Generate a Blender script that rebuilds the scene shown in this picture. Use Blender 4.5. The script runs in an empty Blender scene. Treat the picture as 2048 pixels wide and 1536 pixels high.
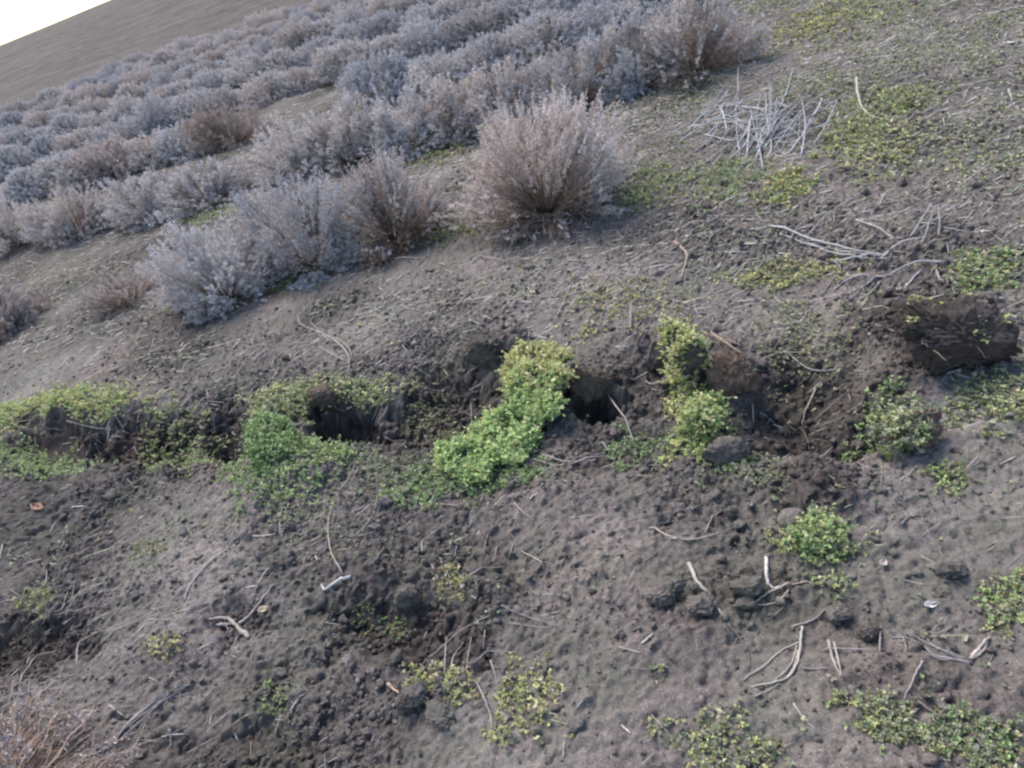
import bpy, math, random
import numpy as np
from mathutils import Matrix, Vector

rng = np.random.default_rng(7)
random.seed(7)
scene = bpy.context.scene
COL = scene.collection

# ------------------------------------------------------------------ camera frame
F = 1540.0                    # focal length in units of a 2048 px wide frame
CAM_H = 1.62
ROLL, PITCH = math.radians(6.0), math.radians(32.0)
Rm = (Matrix.Rotation(math.radians(90) - PITCH, 3, 'X') @ Matrix.Rotation(-ROLL, 3, 'Z'))
R = np.array(Rm)
CAM = np.array([0.0, 0.0, CAM_H])

def ray(u, v):
    u = np.asarray(u, float); v = np.asarray(v, float)
    d = np.stack([(u - 1024) / F, (768 - v) / F, -np.ones_like(u)], -1)
    d = d @ R.T
    return d / np.linalg.norm(d, axis=-1, keepdims=True)

# the hillside: its vanishing line is y = 95 - 0.36 x
HS = 0.36
n = np.cross(ray(0, 95.0), ray(1000, 95.0 - HS * 1000))
n = n / np.linalg.norm(n)
if n[2] < 0: n = -n
SA, SB = -n[0] / n[2], -n[1] / n[2]
print('slope', SA, SB, math.degrees(math.acos(n[2])))

# direction of the planting rows
vp = ray(-4000, 95 + HS * 4000)
es = -vp[:2] / np.linalg.norm(vp[:2])
et = np.array([-es[1], es[0]])
if et[1] < 0: et = -et

def plane_hit(u, v):
    d = ray(u, v)
    t = -CAM_H / (d[..., 2] - SA * d[..., 0] - SB * d[..., 1])
    p = CAM + d * t[..., None]
    return p[..., :2]

# ------------------------------------------------------------------ noise
def _h(ix, iy, iz, seed):
    h = (ix.astype(np.int64) * 374761393 + iy.astype(np.int64) * 668265263 + iz.astype(np.int64) * 2147483647 + seed * 144269) & 0xFFFFFFFF
    h = ((h ^ (h >> 13)) * 1274126177) & 0xFFFFFFFF
    h = ((h ^ (h >> 16)) * 2246822519) & 0xFFFFFFFF
    return ((h ^ (h >> 15)) & 0xFFFFFF) / float(0xFFFFFF) * 2 - 1

def vn2(x, y, seed=0):
    ix = np.floor(x); iy = np.floor(y); fx = x - ix; fy = y - iy
    fx = fx * fx * fx * (fx * (fx * 6 - 15) + 10); fy = fy * fy * fy * (fy * (fy * 6 - 15) + 10)
    z = np.zeros_like(ix)
    a = _h(ix, iy, z, seed); b = _h(ix + 1, iy, z, seed); c = _h(ix, iy + 1, z, seed); d = _h(ix + 1, iy + 1, z, seed)
    return (a * (1 - fx) + b * fx) * (1 - fy) + (c * (1 - fx) + d * fx) * fy

def gn2(x, y, seed=0):          # gradient noise, about -1..1
    ix = np.floor(x); iy = np.floor(y); fx = x - ix; fy = y - iy
    ux = fx * fx * fx * (fx * (fx * 6 - 15) + 10); uy = fy * fy * fy * (fy * (fy * 6 - 15) + 10)
    z = np.zeros_like(ix)
    def g(jx, jy):
        a = _h(ix + jx, iy + jy, z, seed) * math.pi
        return np.cos(a) * (fx - jx) + np.sin(a) * (fy - jy)
    return 1.5 * ((g(0, 0) * (1 - ux) + g(1, 0) * ux) * (1 - uy) + (g(0, 1) * (1 - ux) + g(1, 1) * ux) * uy)

def vn3(p, seed=0):
    i = np.floor(p); f = p - i; f = f * f * (3 - 2 * f)
    r = 0
    for dx in (0, 1):
        for dy in (0, 1):
            for dz in (0, 1):
                w = (f[:, 0] if dx else 1 - f[:, 0]) * (f[:, 1] if dy else 1 - f[:, 1]) * (f[:, 2] if dz else 1 - f[:, 2])
                r = r + w * _h(i[:, 0] + dx, i[:, 1] + dy, i[:, 2] + dz, seed)
    return r

def fbm3(p, oct=4, seed=0):
    r = 0; a = 1.0
    for k in range(oct):
        r = r + a * vn3(p * 2 ** k, seed + k); a *= .5
    return r

def sstep(a, b, x):
    t = np.clip((x - a) / (b - a), 0, 1)
    return t * t * (3 - 2 * t)

# ------------------------------------------------------------------ relief of the dug ground
# (u, v, ru, rv, turn, height, steepness, moisture): the place on the hillside given by where it is seen
FEAT = [
    # holes of the rooted trench, left to right
    (100, 880, 95, 50, -6, -.19, 3, 1), (262, 870, 85, 44, -6, -.17, 3, 1), (365, 880, 90, 48, -6, -.13, 3, .9),
    (455, 865, 48, 60, -8, -.14, 2, .9), (680, 838, 66, 38, -14, -.22, 3, .7), (900, 815, 112, 76, -22, -.15, 3, .9),
    (1190, 800, 46, 26, -10, -.20, 3, .8), (1610, 800, 150, 100, -8, -.13, 2, 1), (1725, 868, 70, 32, -8, -.10, 2, 1),
    (1300, 760, 55, 60, -10, -.05, 2, .6), (1240, 880, 90, 60, 0, -.04, 2, .5), (780, 850, 60, 60, 0, -.05, 2, .5),
    # soil thrown up beside it
    (975, 705, 75, 28, -20, .06, 2, .5), (1480, 770, 45, 65, 0, .05, 2, .5), (1760, 780, 90, 60, -20, .05, 2, .8),
    (560, 930, 80, 70, -8, .03, 2, 0), (330, 790, 200, 30, -6, .02, 1, 0), (150, 815, 160, 22, -6, .03, 2, 0),
    (620, 800, 130, 22, -8, .03, 2, 0), (300, 955, 260, 40, -6, .03, 1, .3), (950, 1010, 170, 40, -4, .02, 1, 0),
    (1620, 975, 85, 60, 0, .05, 2, .9), (1840, 650, 150, 60, -6, .06, 2, .9),
    (1160, 1000, 120, 50, -10, .03, 1, .2),
    # hollows and heaps of the foreground
    (800, 1235, 130, 62, -8, -.075, 2, .9), (880, 1280, 110, 45, -12, -.03, 2, .9), (800, 1140, 170, 45, -6, .035, 1, .4),
    (960, 1190, 70, 60, 0, .04, 2, .5), (760, 1300, 90, 40, 0, .02, 2, 0), (30, 1290, 130, 55, -15, -.09, 2, .9),
    (1050, 1120, 90, 50, 0, -.02, 1, 0), (1640, 1250, 200, 60, 0, -.02, 1, .3), (1500, 1190, 120, 50, -8, .02, 1, .4),
    (350, 1300, 150, 40, -10, .02, 1, 0), (440, 1330, 120, 70, 0, -.03, 1, .4), (520, 1480, 200, 60, 0, -.04, 1, .5),
    (1330, 1300, 140, 45, -10, .02, 1, 0), (1380, 1430, 160, 50, 0, .02, 1, 0), (1800, 1360, 160, 60, 0, .02, 1, .5),
    (470, 1230, 70, 40, 0, -.035, 2, .7),
]
def _prep(f):
    u, v, ru, rv, a, h, k, m = f
    c = plane_hit(u, v)
    J = np.stack([plane_hit(u + 1, v) - c, plane_hit(u, v + 1) - c], 1)
    ca, sa = math.cos(math.radians(a)), math.sin(math.radians(a))
    rot = np.array([[ca, sa], [-sa, ca]])
    M = np.diag([1 / ru, 1 / rv]) @ rot @ np.linalg.inv(J)
    Mi = np.linalg.inv(M)
    rad = np.abs(Mi).sum(1) * 1.9
    return c, M, h, k, m, rad
FEATP = [_prep(f) for f in FEAT]

# crest of the bare hill behind the field, through y = 95 - 0.42 x
TC = 75.0
def _need(u):
    d = ray(u, 95 - .422 * u)
    t = TC / (d[:2] @ et)
    p = CAM + d * t
    return p[:2] @ es, p[2] - (SA * p[0] + SB * p[1])
(s1, h1), (s2, h2) = _need(0.0), _need(225.0)
def hill(s, t):
    need = h1 + (h2 - h1) * (s - s1) / (s2 - s1)
    need = np.clip(need, -2, 12)
    up = sstep(22, TC, t) * need
    return up + .10 * sstep(30, 60, t) * gn2(s * .13, t * .05, 41) - np.clip(t - TC, 0, None) * .35

def masks(x, y):
    moist = np.zeros_like(x); dig = np.zeros_like(x)
    wob = .34 * gn2(x * 9, y * 9, 5) + .20 * gn2(x * 23, y * 23, 6) + .10 * gn2(x * 55, y * 55, 7)
    out = np.zeros_like(x)
    for c, M, h, k, m, rad in FEATP:
        sel = np.nonzero((np.abs(x - c[0]) < rad[0]) & (np.abs(y - c[1]) < rad[1]))[0]
        if len(sel) == 0: continue
        q0 = M[0, 0] * (x[sel] - c[0]) + M[0, 1] * (y[sel] - c[1])
        q1 = M[1, 0] * (x[sel] - c[0]) + M[1, 1] * (y[sel] - c[1])
        d2 = (q0 * q0 + q1 * q1) * (1 + wob[sel]) ** 2
        w = np.exp(-d2 ** (2.2 if h < -.195 else min(k, 1.5))) * (.78 if -.195 < h < -.1 else 1)
        out[sel] += h * w
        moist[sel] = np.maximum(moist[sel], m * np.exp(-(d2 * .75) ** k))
    return out, moist

def ground_full(x, y):
    shp = np.shape(x)
    x = np.asarray(x, float).ravel(); y = np.asarray(y, float).ravel()
    s = x * es[0] + y * es[1]; t = x * et[0] + y * et[1]
    z = SA * x + SB * y + hill(s, t)
    f, moist = masks(x, y)
    z = z + f
    d = np.hypot(x, y)
    near = 1 - sstep(8, 14, d)
    # gentle swells, ridges under the rows
    z += .03 * gn2(x * .8, y * .8, 11) + .016 * gn2(x * 2.3, y * 2.3, 12)
    till = sstep(-.35, .5, gn2(x * 1.3 + 4, y * 1.3, 13) + .9 * moist)
    rough = .55 + .45 * till
    wx = x + .012 * gn2(x * 30, y * 30, 20); wy = y + .012 * gn2(x * 30 + 9, y * 30, 21)
    b1 = np.abs(gn2(wx * 7, wy * 7, 14)); b2 = np.abs(gn2(wx * 16 + 3, wy * 16, 15)); b3 = np.abs(gn2(wx * 34, wy * 34 + 7, 16))
    b4 = gn2(x * 62, y * 62, 17)
    b5 = np.abs(gn2(wx * 24 + 5, wy * 24, 22)); gate = sstep(-.35, .35, gn2(x * 4, y * 4, 18))
    z += near * rough * (.024 * (b1 - .3) + .026 * (b2 - .3) * gate + .017 * (b5 - .3) * (.4 + .6 * gate) + .018 * (b3 - .3) + .010 * b4)
    far = sstep(6, 14, d) * (1 - sstep(60, 90, d))
    z += far * (.05 * gn2(s * .5, t * 2.2, 19) + .04 * gn2(s * 1.7, t * 2.5, 23))
    return z.reshape(shp), moist.reshape(shp), till.reshape(shp)

def ground(x, y): return ground_full(x, y)[0]

def hit(u, v):
    """where the sight line through (u, v) meets the relief"""
    u = np.atleast_1d(np.asarray(u, float)); v = np.atleast_1d(np.asarray(v, float))
    d = ray(u, v); p0 = plane_hit(u, v)
    t0 = np.linalg.norm(np.concatenate([p0, (SA * p0[:, 0] + SB * p0[:, 1])[:, None]], 1) - CAM, axis=1)
    ks = np.linspace(.82, 1.22, 260)
    T = t0[:, None] * ks
    P = CAM + d[:, None, :] * T[..., None]
    under = P[..., 2] < ground(P[..., 0], P[..., 1])
    i = np.where(under.any(1), under.argmax(1), 120)
    return P[np.arange(len(u)), i]

def jac(u, v):
    c = plane_hit(u, v)
    return np.stack([plane_hit(u + 1, v) - c, plane_hit(u, v + 1) - c], 1)

# ------------------------------------------------------------------ object helpers
def tag(o, label=None, cat=None, group=None, kind=None):
    if label:
        assert 4 <= len(label.split()) <= 16, label
        o['label'] = label
    if cat: o['category'] = cat
    if group: o['group'] = group
    if kind: o['kind'] = kind
    return o

def empty(name, loc, label, cat, group=None):
    o = bpy.data.objects.new(name, None); COL.objects.link(o)
    o.location = [float(c) for c in loc]; o.empty_display_size = .1
    return tag(o, label, cat, group)

def np_mesh(name, V, faces_flat, loop_tot, mat, col=None, smooth=True, attrs=None):
    me = bpy.data.meshes.new(name)
    V = np.ascontiguousarray(V, np.float32)
    me.vertices.add(len(V)); me.vertices.foreach_set('co', V.ravel())
    faces_flat = np.ascontiguousarray(faces_flat, np.int32).ravel()
    loop_tot = np.ascontiguousarray(loop_tot, np.int32)
    me.loops.add(len(faces_flat)); me.loops.foreach_set('vertex_index', faces_flat)
    me.polygons.add(len(loop_tot))
    starts = np.concatenate([[0], np.cumsum(loop_tot)[:-1]]).astype(np.int32)
    me.polygons.foreach_set('loop_start', starts); me.polygons.foreach_set('loop_total', loop_tot)
    me.polygons.foreach_set('use_smooth', np.full(len(loop_tot), smooth))
    if col is not None:
        a = me.color_attributes.new('tint', 'FLOAT_COLOR', 'POINT')
        c4 = np.ones((len(V), 4), np.float32); c4[:, :3] = col
        a.data.foreach_set('color', c4.ravel())
    for k, arr in (attrs or {}).items():
        a = me.attributes.new(k, 'FLOAT', 'POINT'); a.data.foreach_set('value', np.ascontiguousarray(arr, np.float32))
    me.update(calc_edges=True)
    if mat: me.materials.append(mat)
    return me

def mesh_obj(name, me, parent=None, loc=None):
    o = bpy.data.objects.new(name, me); COL.objects.link(o)
    if parent: o.parent = parent
    if loc is not None: o.location = [float(c) for c in loc]
    return o

def unit(v): return v / (np.linalg.norm(v, axis=-1, keepdims=True) + 1e-9)

# ------------------------------------------------------------------ materials
def new_mat(name):
    m = bpy.data.materials.new(name); m.use_nodes = True
    nt = m.node_tree; nt.nodes.clear()
    out = nt.nodes.new('ShaderNodeOutputMaterial')
    return m, nt, out

def N(nt, t, **kw):
    nd = nt.nodes.new('ShaderNode' + t)
    for k, v in kw.items():
        if k in nd.inputs: nd.inputs[k].default_value = v
        else: setattr(nd, k, v)
    return nd

def ramp(nt, src, stops):
    r = nt.nodes.new('ShaderNodeValToRGB'); nt.links.new(src, r.inputs[0])
    e = r.color_ramp.elements
    while len(e) < len(stops): e.new(.5)
    for i, (p, c) in enumerate(stops):
        e[i].position = p; e[i].color = (*c, 1) if len(c) == 3 else c
    return r

def mix(nt, fac, a, b, mode='MIX'):
    m = nt.nodes.new('ShaderNodeMix'); m.data_type = 'RGBA'; m.blend_type = mode
    for s, val in ((m.inputs[0], fac), (m.inputs[6], a), (m.inputs[7], b)):
        if hasattr(val, 'links'): nt.links.new(val, s)
        elif isinstance(val, (int, float)): s.default_value = val
        else: s.default_value = (*val, 1)
    return m.outputs[2]

def soil_material(name, far=True, base_cols=((.088, .075, .068), (.126, .108, .098), (.182, .156, .140))):
    m, nt, out = new_mat(name)
    geo = N(nt, 'NewGeometry')
    def noise(scale, detail=5, rough=.6, vec=None):
        t = N(nt, 'TexNoise', Scale=scale, Detail=float(detail), Roughness=rough)
        nt.links.new(vec or geo.outputs['Position'], t.inputs['Vector'])
        return t.outputs['Fac']
    base = ramp(nt, noise(1.7, 6, .65), [(.3, base_cols[0]), (.5, base_cols[1]), (.7, base_cols[2])]).outputs[0]
    fleck = ramp(nt, noise(38, 4, .7), [(.3, (.6, .6, .62)), (.5, (1, 1, 1)), (.72, (1.5, 1.45, 1.4))]).outputs[0]
    c = mix(nt, .8, base, fleck, 'MULTIPLY')
    grit = ramp(nt, noise(160, 3, .7), [(.35, (.6, .6, .6)), (.55, (1.05, 1.05, 1.05)), (.72, (1.8, 1.75, 1.7))]).outputs[0]
    c = mix(nt, .7, c, grit, 'MULTIPLY')
    warm = ramp(nt, noise(.9, 3, .5), [(.45, (1, 1, 1)), (.7, (1.05, .99, .96))]).outputs[0]
    c = mix(nt, 1.0, c, warm, 'MULTIPLY')
    moss = ramp(nt, noise(2.4, 6, .7), [(.46, (0, 0, 0)), (.62, (1, 1, 1))]).outputs[0]
    c = mix(nt, N_math(nt, 'MULTIPLY', moss, .45), c, (.105, .108, .078))
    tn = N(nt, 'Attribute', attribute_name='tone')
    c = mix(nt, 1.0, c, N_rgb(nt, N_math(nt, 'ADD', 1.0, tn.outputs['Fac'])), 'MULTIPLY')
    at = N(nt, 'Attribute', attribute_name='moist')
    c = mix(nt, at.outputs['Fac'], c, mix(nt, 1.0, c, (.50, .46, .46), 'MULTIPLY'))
    if far:
        fa = N(nt, 'Attribute', attribute_name='far')
        mp = N(nt, 'Mapping'); nt.links.new(geo.outputs['Position'], mp.inputs['Vector'])
        mp.inputs['Rotation'].default_value = (0, 0, -math.atan2(es[1], es[0])); mp.inputs['Scale'].default_value = (.22, 1.2, 1)
        st = noise(1.1, 7, .72, mp.outputs[0])
        hc = ramp(nt, st, [(.3, (.026, .019, .015)), (.5, (.047, .036, .029)), (.7, (.080, .063, .052))]).outputs[0]
        hc = mix(nt, .9, hc, ramp(nt, noise(2.6, 7, .8), [(.32, (.45, .45, .45)), (.68, (1.55, 1.5, 1.45))]).outputs[0], 'MULTIPLY')
        c = mix(nt, fa.outputs['Fac'], c, hc)
    b = N(nt, 'BsdfPrincipled', Roughness=.95)
    b.inputs['Specular IOR Level'].default_value = .15
    nt.links.new(c, b.inputs['Base Color'])
    bm1 = N(nt, 'Bump', Strength=.8, Distance=.014); nt.links.new(noise(70, 6, .7), bm1.inputs['Height'])
    bm2 = N(nt, 'Bump', Strength=.7, Distance=.005); nt.links.new(noise(260, 4, .7), bm2.inputs['Height'])
    nt.links.new(bm1.outputs[0], bm2.inputs['Normal']); nt.links.new(bm2.outputs[0], b.inputs['Normal'])
    nt.links.new(b.outputs[0], out.inputs[0])
    return m

def N_math(nt, op, a, b):
    m = nt.nodes.new('ShaderNodeMath'); m.operation = op
    for s, val in ((m.inputs[0], a), (m.inputs[1], b)):
        if hasattr(val, 'links'): nt.links.new(val, s)
        else: s.default_value = val
    return m.outputs[0]

def N_rgb(nt, val):
    m = nt.nodes.new('ShaderNodeCombineColor')
    for i in range(3): nt.links.new(val, m.inputs[i])
    return m.outputs[0]

def tint_material(name, trans=.25, rough=.85):
    m, nt, out = new_mat(name)
    at = N(nt, 'Attribute', attribute_name='tint')
    oi = N(nt, 'ObjectInfo')
    geo = N(nt, 'NewGeometry')
    t = N(nt, 'TexNoise', Scale=55.0, Detail=3.0); nt.links.new(geo.outputs['Position'], t.inputs['Vector'])
    c = mix(nt, 1.0, at.outputs['Color'], ramp(nt, t.outputs['Fac'], [(.3, (.75, .75, .75)), (.7, (1.2, 1.2, 1.2))]).outputs[0], 'MULTIPLY')
    c = mix(nt, 1.0, c, ramp(nt, oi.outputs['Random'], [(0, (.82, .84, .88)), (.5, (1, 1, 1)), (1, (1.06, .98, .92))]).outputs[0], 'MULTIPLY')
    b = N(nt, 'BsdfPrincipled', Roughness=rough); b.inputs['Specular IOR Level'].default_value = .2
    nt.links.new(c, b.inputs['Base Color'])
    if trans:
        tr = N(nt, 'BsdfTranslucent'); nt.links.new(c, tr.inputs['Color'])
        mx = N(nt, 'MixShader', Fac=trans)
        nt.links.new(b.outputs[0], mx.inputs[1]); nt.links.new(tr.outputs[0], mx.inputs[2])
        nt.links.new(mx.outputs[0], out.inputs[0])
    else:
        nt.links.new(b.outputs[0], out.inputs[0])
    return m

MAT_SOIL = soil_material('field_soil')
MAT_CLOD = soil_material('clod_soil', far=False)
MAT_ROOT = soil_material('root_soil', far=False, base_cols=((.080, .052, .040), (.125, .085, .066), (.18, .128, .10)))
MAT_LAV = tint_material('lavender_leaf', .2)
MAT_WEED = tint_material('weed_leaf', .3, .6)
MAT_WOOD = tint_material('dry_wood', 0, .9)

# ------------------------------------------------------------------ ground sheet
def axis(a0, a1, step, lo, hi):
    def run(d, span):
        out, p = [], 0.0
        while p < span:
            d = min(d * (1.013 if d < .09 else 1.05), 4.0); p += d; out.append(p)
        return np.array(out)
    core = np.arange(a0, a1, step)
    return np.concatenate([core[0] - run(step, core[0] - lo)[::-1], core, core[-1] + run(step, hi - core[-1])])
XS = axis(-1.6, 2.0, .0062, -190, 120)
YS = axis(.62, 3.0, .0062, -12, 190)
GX, GY = np.meshgrid(XS, YS)
GZ, GM, GT = ground_full(GX, GY)
nx, ny = len(XS), len(YS)
idx = np.arange(nx * ny).reshape(ny, nx)
quads = np.stack([idx[:-1, :-1], idx[:-1, 1:], idx[1:, 1:], idx[1:, :-1]], -1).reshape(-1, 4)
tt = GX * et[0] + GY * et[1]
dd = np.hypot(GX, GY)
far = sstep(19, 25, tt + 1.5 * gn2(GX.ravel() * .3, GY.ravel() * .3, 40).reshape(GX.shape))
gy_, gx_ = np.gradient(GZ, YS, XS)
stp = sstep(.5, 1.6, np.hypot(gx_ - SA, gy_ - SB))[..., None] * (np.hypot(GX, GY) < 4)[..., None]
PG = np.stack([GX, GY, GZ], -1); pf = PG.reshape(-1, 3)
jit = np.stack([fbm3(pf * 28 + 40 * i, 3, 700 + 10 * i) for i in range(3)], -1).reshape(PG.shape)
PG = PG + jit * stp * np.array([.014, .014, .010])
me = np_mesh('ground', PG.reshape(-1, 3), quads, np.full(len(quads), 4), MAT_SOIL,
             attrs={'moist': GM.ravel(), 'far': far.ravel(), 'tone': (.14 - .26 * GT + .14 * gn2(GX * 2.7, GY * 2.7, 33) - .16 * sstep(2.6, 4.0, dd) - .30 * sstep(5, 8, dd)).ravel()})  # tone falls with distance: darker soil among rows, with missing occlusion shade painted in
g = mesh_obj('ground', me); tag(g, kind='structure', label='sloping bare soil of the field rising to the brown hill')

# ------------------------------------------------------------------ shape builders
LEAF6 = np.array([[0, 0, 0], [-.5, .35, .06], [-.38, .75, .05], [0, 1, -.05], [.38, .75, .05], [.5, .35, .06]])
def leaf_arrays(P, D, Nn, L, W, C):
    """oval leaves folded along the midrib, at P pointing along D"""
    D = unit(D); X = unit(np.cross(D, Nn)); Z = np.cross(X, D)
    k = len(P)
    V = (P[:, None, :] + X[:, None, :] * (LEAF6[None, :, 0:1] * W[:, None, None])
         + D[:, None, :] * (LEAF6[None, :, 1:2] * L[:, None, None]) + Z[:, None, :] * (LEAF6[None, :, 2:3] * 2.2 * W[:, None, None]))
    b = np.arange(k)[:, None] * 6
    Fq = np.concatenate([b + np.array([0, 3, 2, 1]), b + np.array([0, 5, 4, 3])], 1).reshape(-1, 4)
    return V.reshape(-1, 3), Fq, np.repeat(C, 6, 0)

def tube_arrays(paths, radii, cols, sides=4):
    """paths (k, m, 3), radii (k, m), cols (k, 3)"""
    k, m, _ = paths.shape
    T = np.empty_like(paths); T[:, 1:-1] = paths[:, 2:] - paths[:, :-2]; T[:, 0] = paths[:, 1] - paths[:, 0]; T[:, -1] = paths[:, -1] - paths[:, -2]
    T = unit(T)
    ref = np.zeros_like(T); ref[..., 2] = 1.0
    flat = np.abs(T[..., 2]) > .93
    ref[flat] = (1, 0, 0)
    A = unit(np.cross(T, ref)); B = np.cross(T, A)
    ang = np.linspace(0, 2 * math.pi, sides, endpoint=False)
    V = paths[:, :, None, :] + radii[:, :, None, None] * (np.cos(ang)[None, None, :, None] * A[:, :, None, :] + np.sin(ang)[None, None, :, None] * B[:, :, None, :])
    base = (np.arange(k) * m * sides)[:, None, None] + (np.arange(m - 1) * sides)[None, :, None] + np.arange(sides)[None, None, :]
    nxt = (np.arange(k) * m * sides)[:, None, None] + (np.arange(m - 1) * sides)[None, :, None] + ((np.arange(sides) + 1) % sides)[None, None, :]
    Fq = np.stack([base, nxt, nxt + sides, base + sides], -1).reshape(-1, 4)
    C = np.repeat(cols, m * sides, 0)
    caps = []
    for j in (0, m - 1):
        c = (np.arange(k) * m * sides)[:, None] + j * sides + np.arange(sides)[None, :]
        caps.append(c if j else c[:, ::-1])
    caps = np.concatenate(caps, 0)
    return V.reshape(-1, 3), Fq, caps, C

def tubes_mesh(name, paths, radii, cols, sides=4, mat=None):
    V, Fq, caps, C = tube_arrays(paths, radii, cols, sides)
    return np_mesh(name, V, np.concatenate([Fq.ravel(), caps.ravel()]),
                   np.concatenate([np.full(len(Fq), 4), np.full(len(caps), sides)]), mat or MAT_WOOD, C)

def rand_dirs(r, k):
    v = r.normal(size=(k, 3)); return unit(v)

SILVER = np.array([[.48, .44, .435], [.55, .51, .495], [.43, .42, .43], [.53, .47, .42], [.45, .40, .385]])
BROWNS = np.array([[.30, .215, .165], [.24, .17, .13], [.35, .27, .215], [.20, .145, .12]])

def bush_meshes(seed, rx, rz, nsh=900, nlf=15, llen=.028, lw=.006, brown=0.0, open_az=None, open_w=.80, low=-.12, twigs=260, lumpy=1.0):
    """a lavender bush: leafy shoots and the woody stems under them"""
    r = np.random.default_rng(seed)
    ncl = 75
    caz = r.uniform(0, 2 * math.pi, ncl); cse = low + (1 - low) * r.uniform(0, 1, ncl) ** 1.15; cce = np.sqrt(np.clip(1 - cse * cse, 0, 1))
    CD = np.stack([np.cos(caz) * cce, np.sin(caz) * cce, cse], -1)
    ci = r.integers(0, ncl, nsh)
    D = unit(CD[ci] + r.normal(size=(nsh, 3)) * (.095 if lumpy > .7 else .16)); D[:, 2] = np.maximum(D[:, 2], low); D = unit(D)
    az = np.arctan2(D[:, 1], D[:, 0]); se = D[:, 2]
    clen = r.uniform(.90, 1.07, ncl) if lumpy < .7 else r.uniform(.80, 1.09, ncl)
    off = r.uniform(0, 50, 3)
    lump = 1 + lumpy * (.17 * fbm3(D * 2.2 + off, 3, seed) + .07 * vn3(D * 7 + off, seed + 9))
    tip = D * np.array([rx, rx, rz]) * (lump * clen[ci] * (1.02 - .22 * r.uniform(0, 1, nsh) ** 1.5))[:, None]
    tip[:, 2] = np.maximum(tip[:, 2] + .05 * rz, .012)
    P0 = np.stack([D[:, 0], D[:, 1], 0 * az], -1) * .10 * rx; P0[:, 2] = -.02
    ctl = tip * np.array([.56, .56, .46])
    leafy = np.ones(nsh, bool)
    if open_az is not None:
        da = np.abs((az - open_az + math.pi) % (2 * math.pi) - math.pi)
        leafy = ~((da < open_w * (1 - .35 * se)) & (se < .62 + .15 * r.uniform(-1, 1, nsh)))
        leafy |= r.uniform(size=nsh) < .16
    leafy &= r.uniform(size=nsh) > brown * .55
    ls = np.nonzero(leafy)[0]
    k = len(ls)
    n1 = nlf // 2; n2 = (nlf - n1) // 2; n3 = nlf - n1 - n2
    cen = np.concatenate([np.full((k, n1), .97), np.repeat(r.uniform(.74, .90, (k, 1)), n2, 1), np.repeat(r.uniform(.50, .74, (k, 1)), n3, 1)], 1)
    u = np.clip(cen - .10 * r.uniform(0, 1, (k, nlf)), 0, 1)
    def bez(i, u):
        u = u[..., None]
        return (1 - u) ** 2 * P0[i][:, None] + 2 * u * (1 - u) * ctl[i][:, None] + u * u * tip[i][:, None]
    P = bez(ls, u)
    Tn = unit(2 * (1 - u[..., None]) * (ctl[ls] - P0[ls])[:, None] + 2 * u[..., None] * (tip[ls] - ctl[ls])[:, None])
    rd = r.normal(size=P.shape)
    dirs = unit(Tn * .45 + unit(rd) * 1.0 + np.array([0, 0, .25]))
    C = SILVER[r.integers(0, len(SILVER), k)]
    mixb = np.clip(brown + .25 * vn3(D[ls] * 1.7 + off + 7, seed + 3), 0, 1)[:, None]
    C = C * (1 - mixb) + BROWNS[r.integers(0, 4, k)] * 1.15 * mixb
    C = C[:, None, :] * (1 + .07 * r.normal(size=(k, nlf, 1))).clip(.6, 1.5)
    L = llen * r.uniform(.6, 1.25, (k, nlf)); Wd = lw * r.uniform(.7, 1.3, (k, nlf))
    V, Fq, CC = leaf_arrays(P.reshape(-1, 3), dirs.reshape(-1, 3), rand_dirs(r, k * nlf), L.ravel(), Wd.ravel(), C.reshape(-1, 3))
    fol = np_mesh('foliage', V, Fq, np.full(len(Fq), 4), MAT_LAV, CC)
    bare = np.nonzero(~leafy)[0]
    tw = np.concatenate([bare, r.choice(ls, min(twigs, k), replace=False)])
    uu = np.broadcast_to(np.linspace(0, 1, 7), (len(tw), 7))
    paths = bez(tw, uu) + r.normal(size=(len(tw), 7, 3)) * .010 * np.linspace(0, 1, 7)[None, :, None]
    rad = np.linspace(1, .3, 7)[None] * r.uniform(.0022, .0042, len(tw))[:, None]
    main = r.choice(len(tw), min(14, len(tw)), replace=False)
    rad[main] *= 2.6
    # side twigs of the bare ones keep the open side bushy
    extra = []
    for i in bare:
        for _ in range(2):
            a = bez(np.array([i]), np.array([[r.uniform(.35, .85)]]))[0, 0]
            b = a + unit(D[i] + .7 * r.normal(size=3)) * r.uniform(.05, .14)
            extra.append(np.linspace(a, b, 7) + r.normal(size=(7, 3)) * .004)
    if extra:
        paths = np.concatenate([paths, np.array(extra)], 0)
        rad = np.concatenate([rad, np.linspace(1, .5, 7)[None] * r.uniform(.0013, .0024, len(extra))[:, None]], 0)
    cols = BROWNS[r.integers(0, 4, len(paths))] * r.uniform(.75, 1.35, (len(paths), 1))
    st = tubes_mesh('stem', paths, rad, cols, 3)
    return fol, st

def put_bush(meshes, x, y, label, group, rz=0, sc=(1, 1, 1), z=None):
    zz = float(ground(np.array([x]), np.array([y]))[0]) if z is None else z
    e = empty('lavender_bush', (x, y, zz - .01), label, 'lavender bush', group)
    e.rotation_euler = (0, 0, rz); e.scale = sc
    for nm, me in zip(('foliage', 'stem'), meshes): mesh_obj(nm, me, e)
    return e

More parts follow.
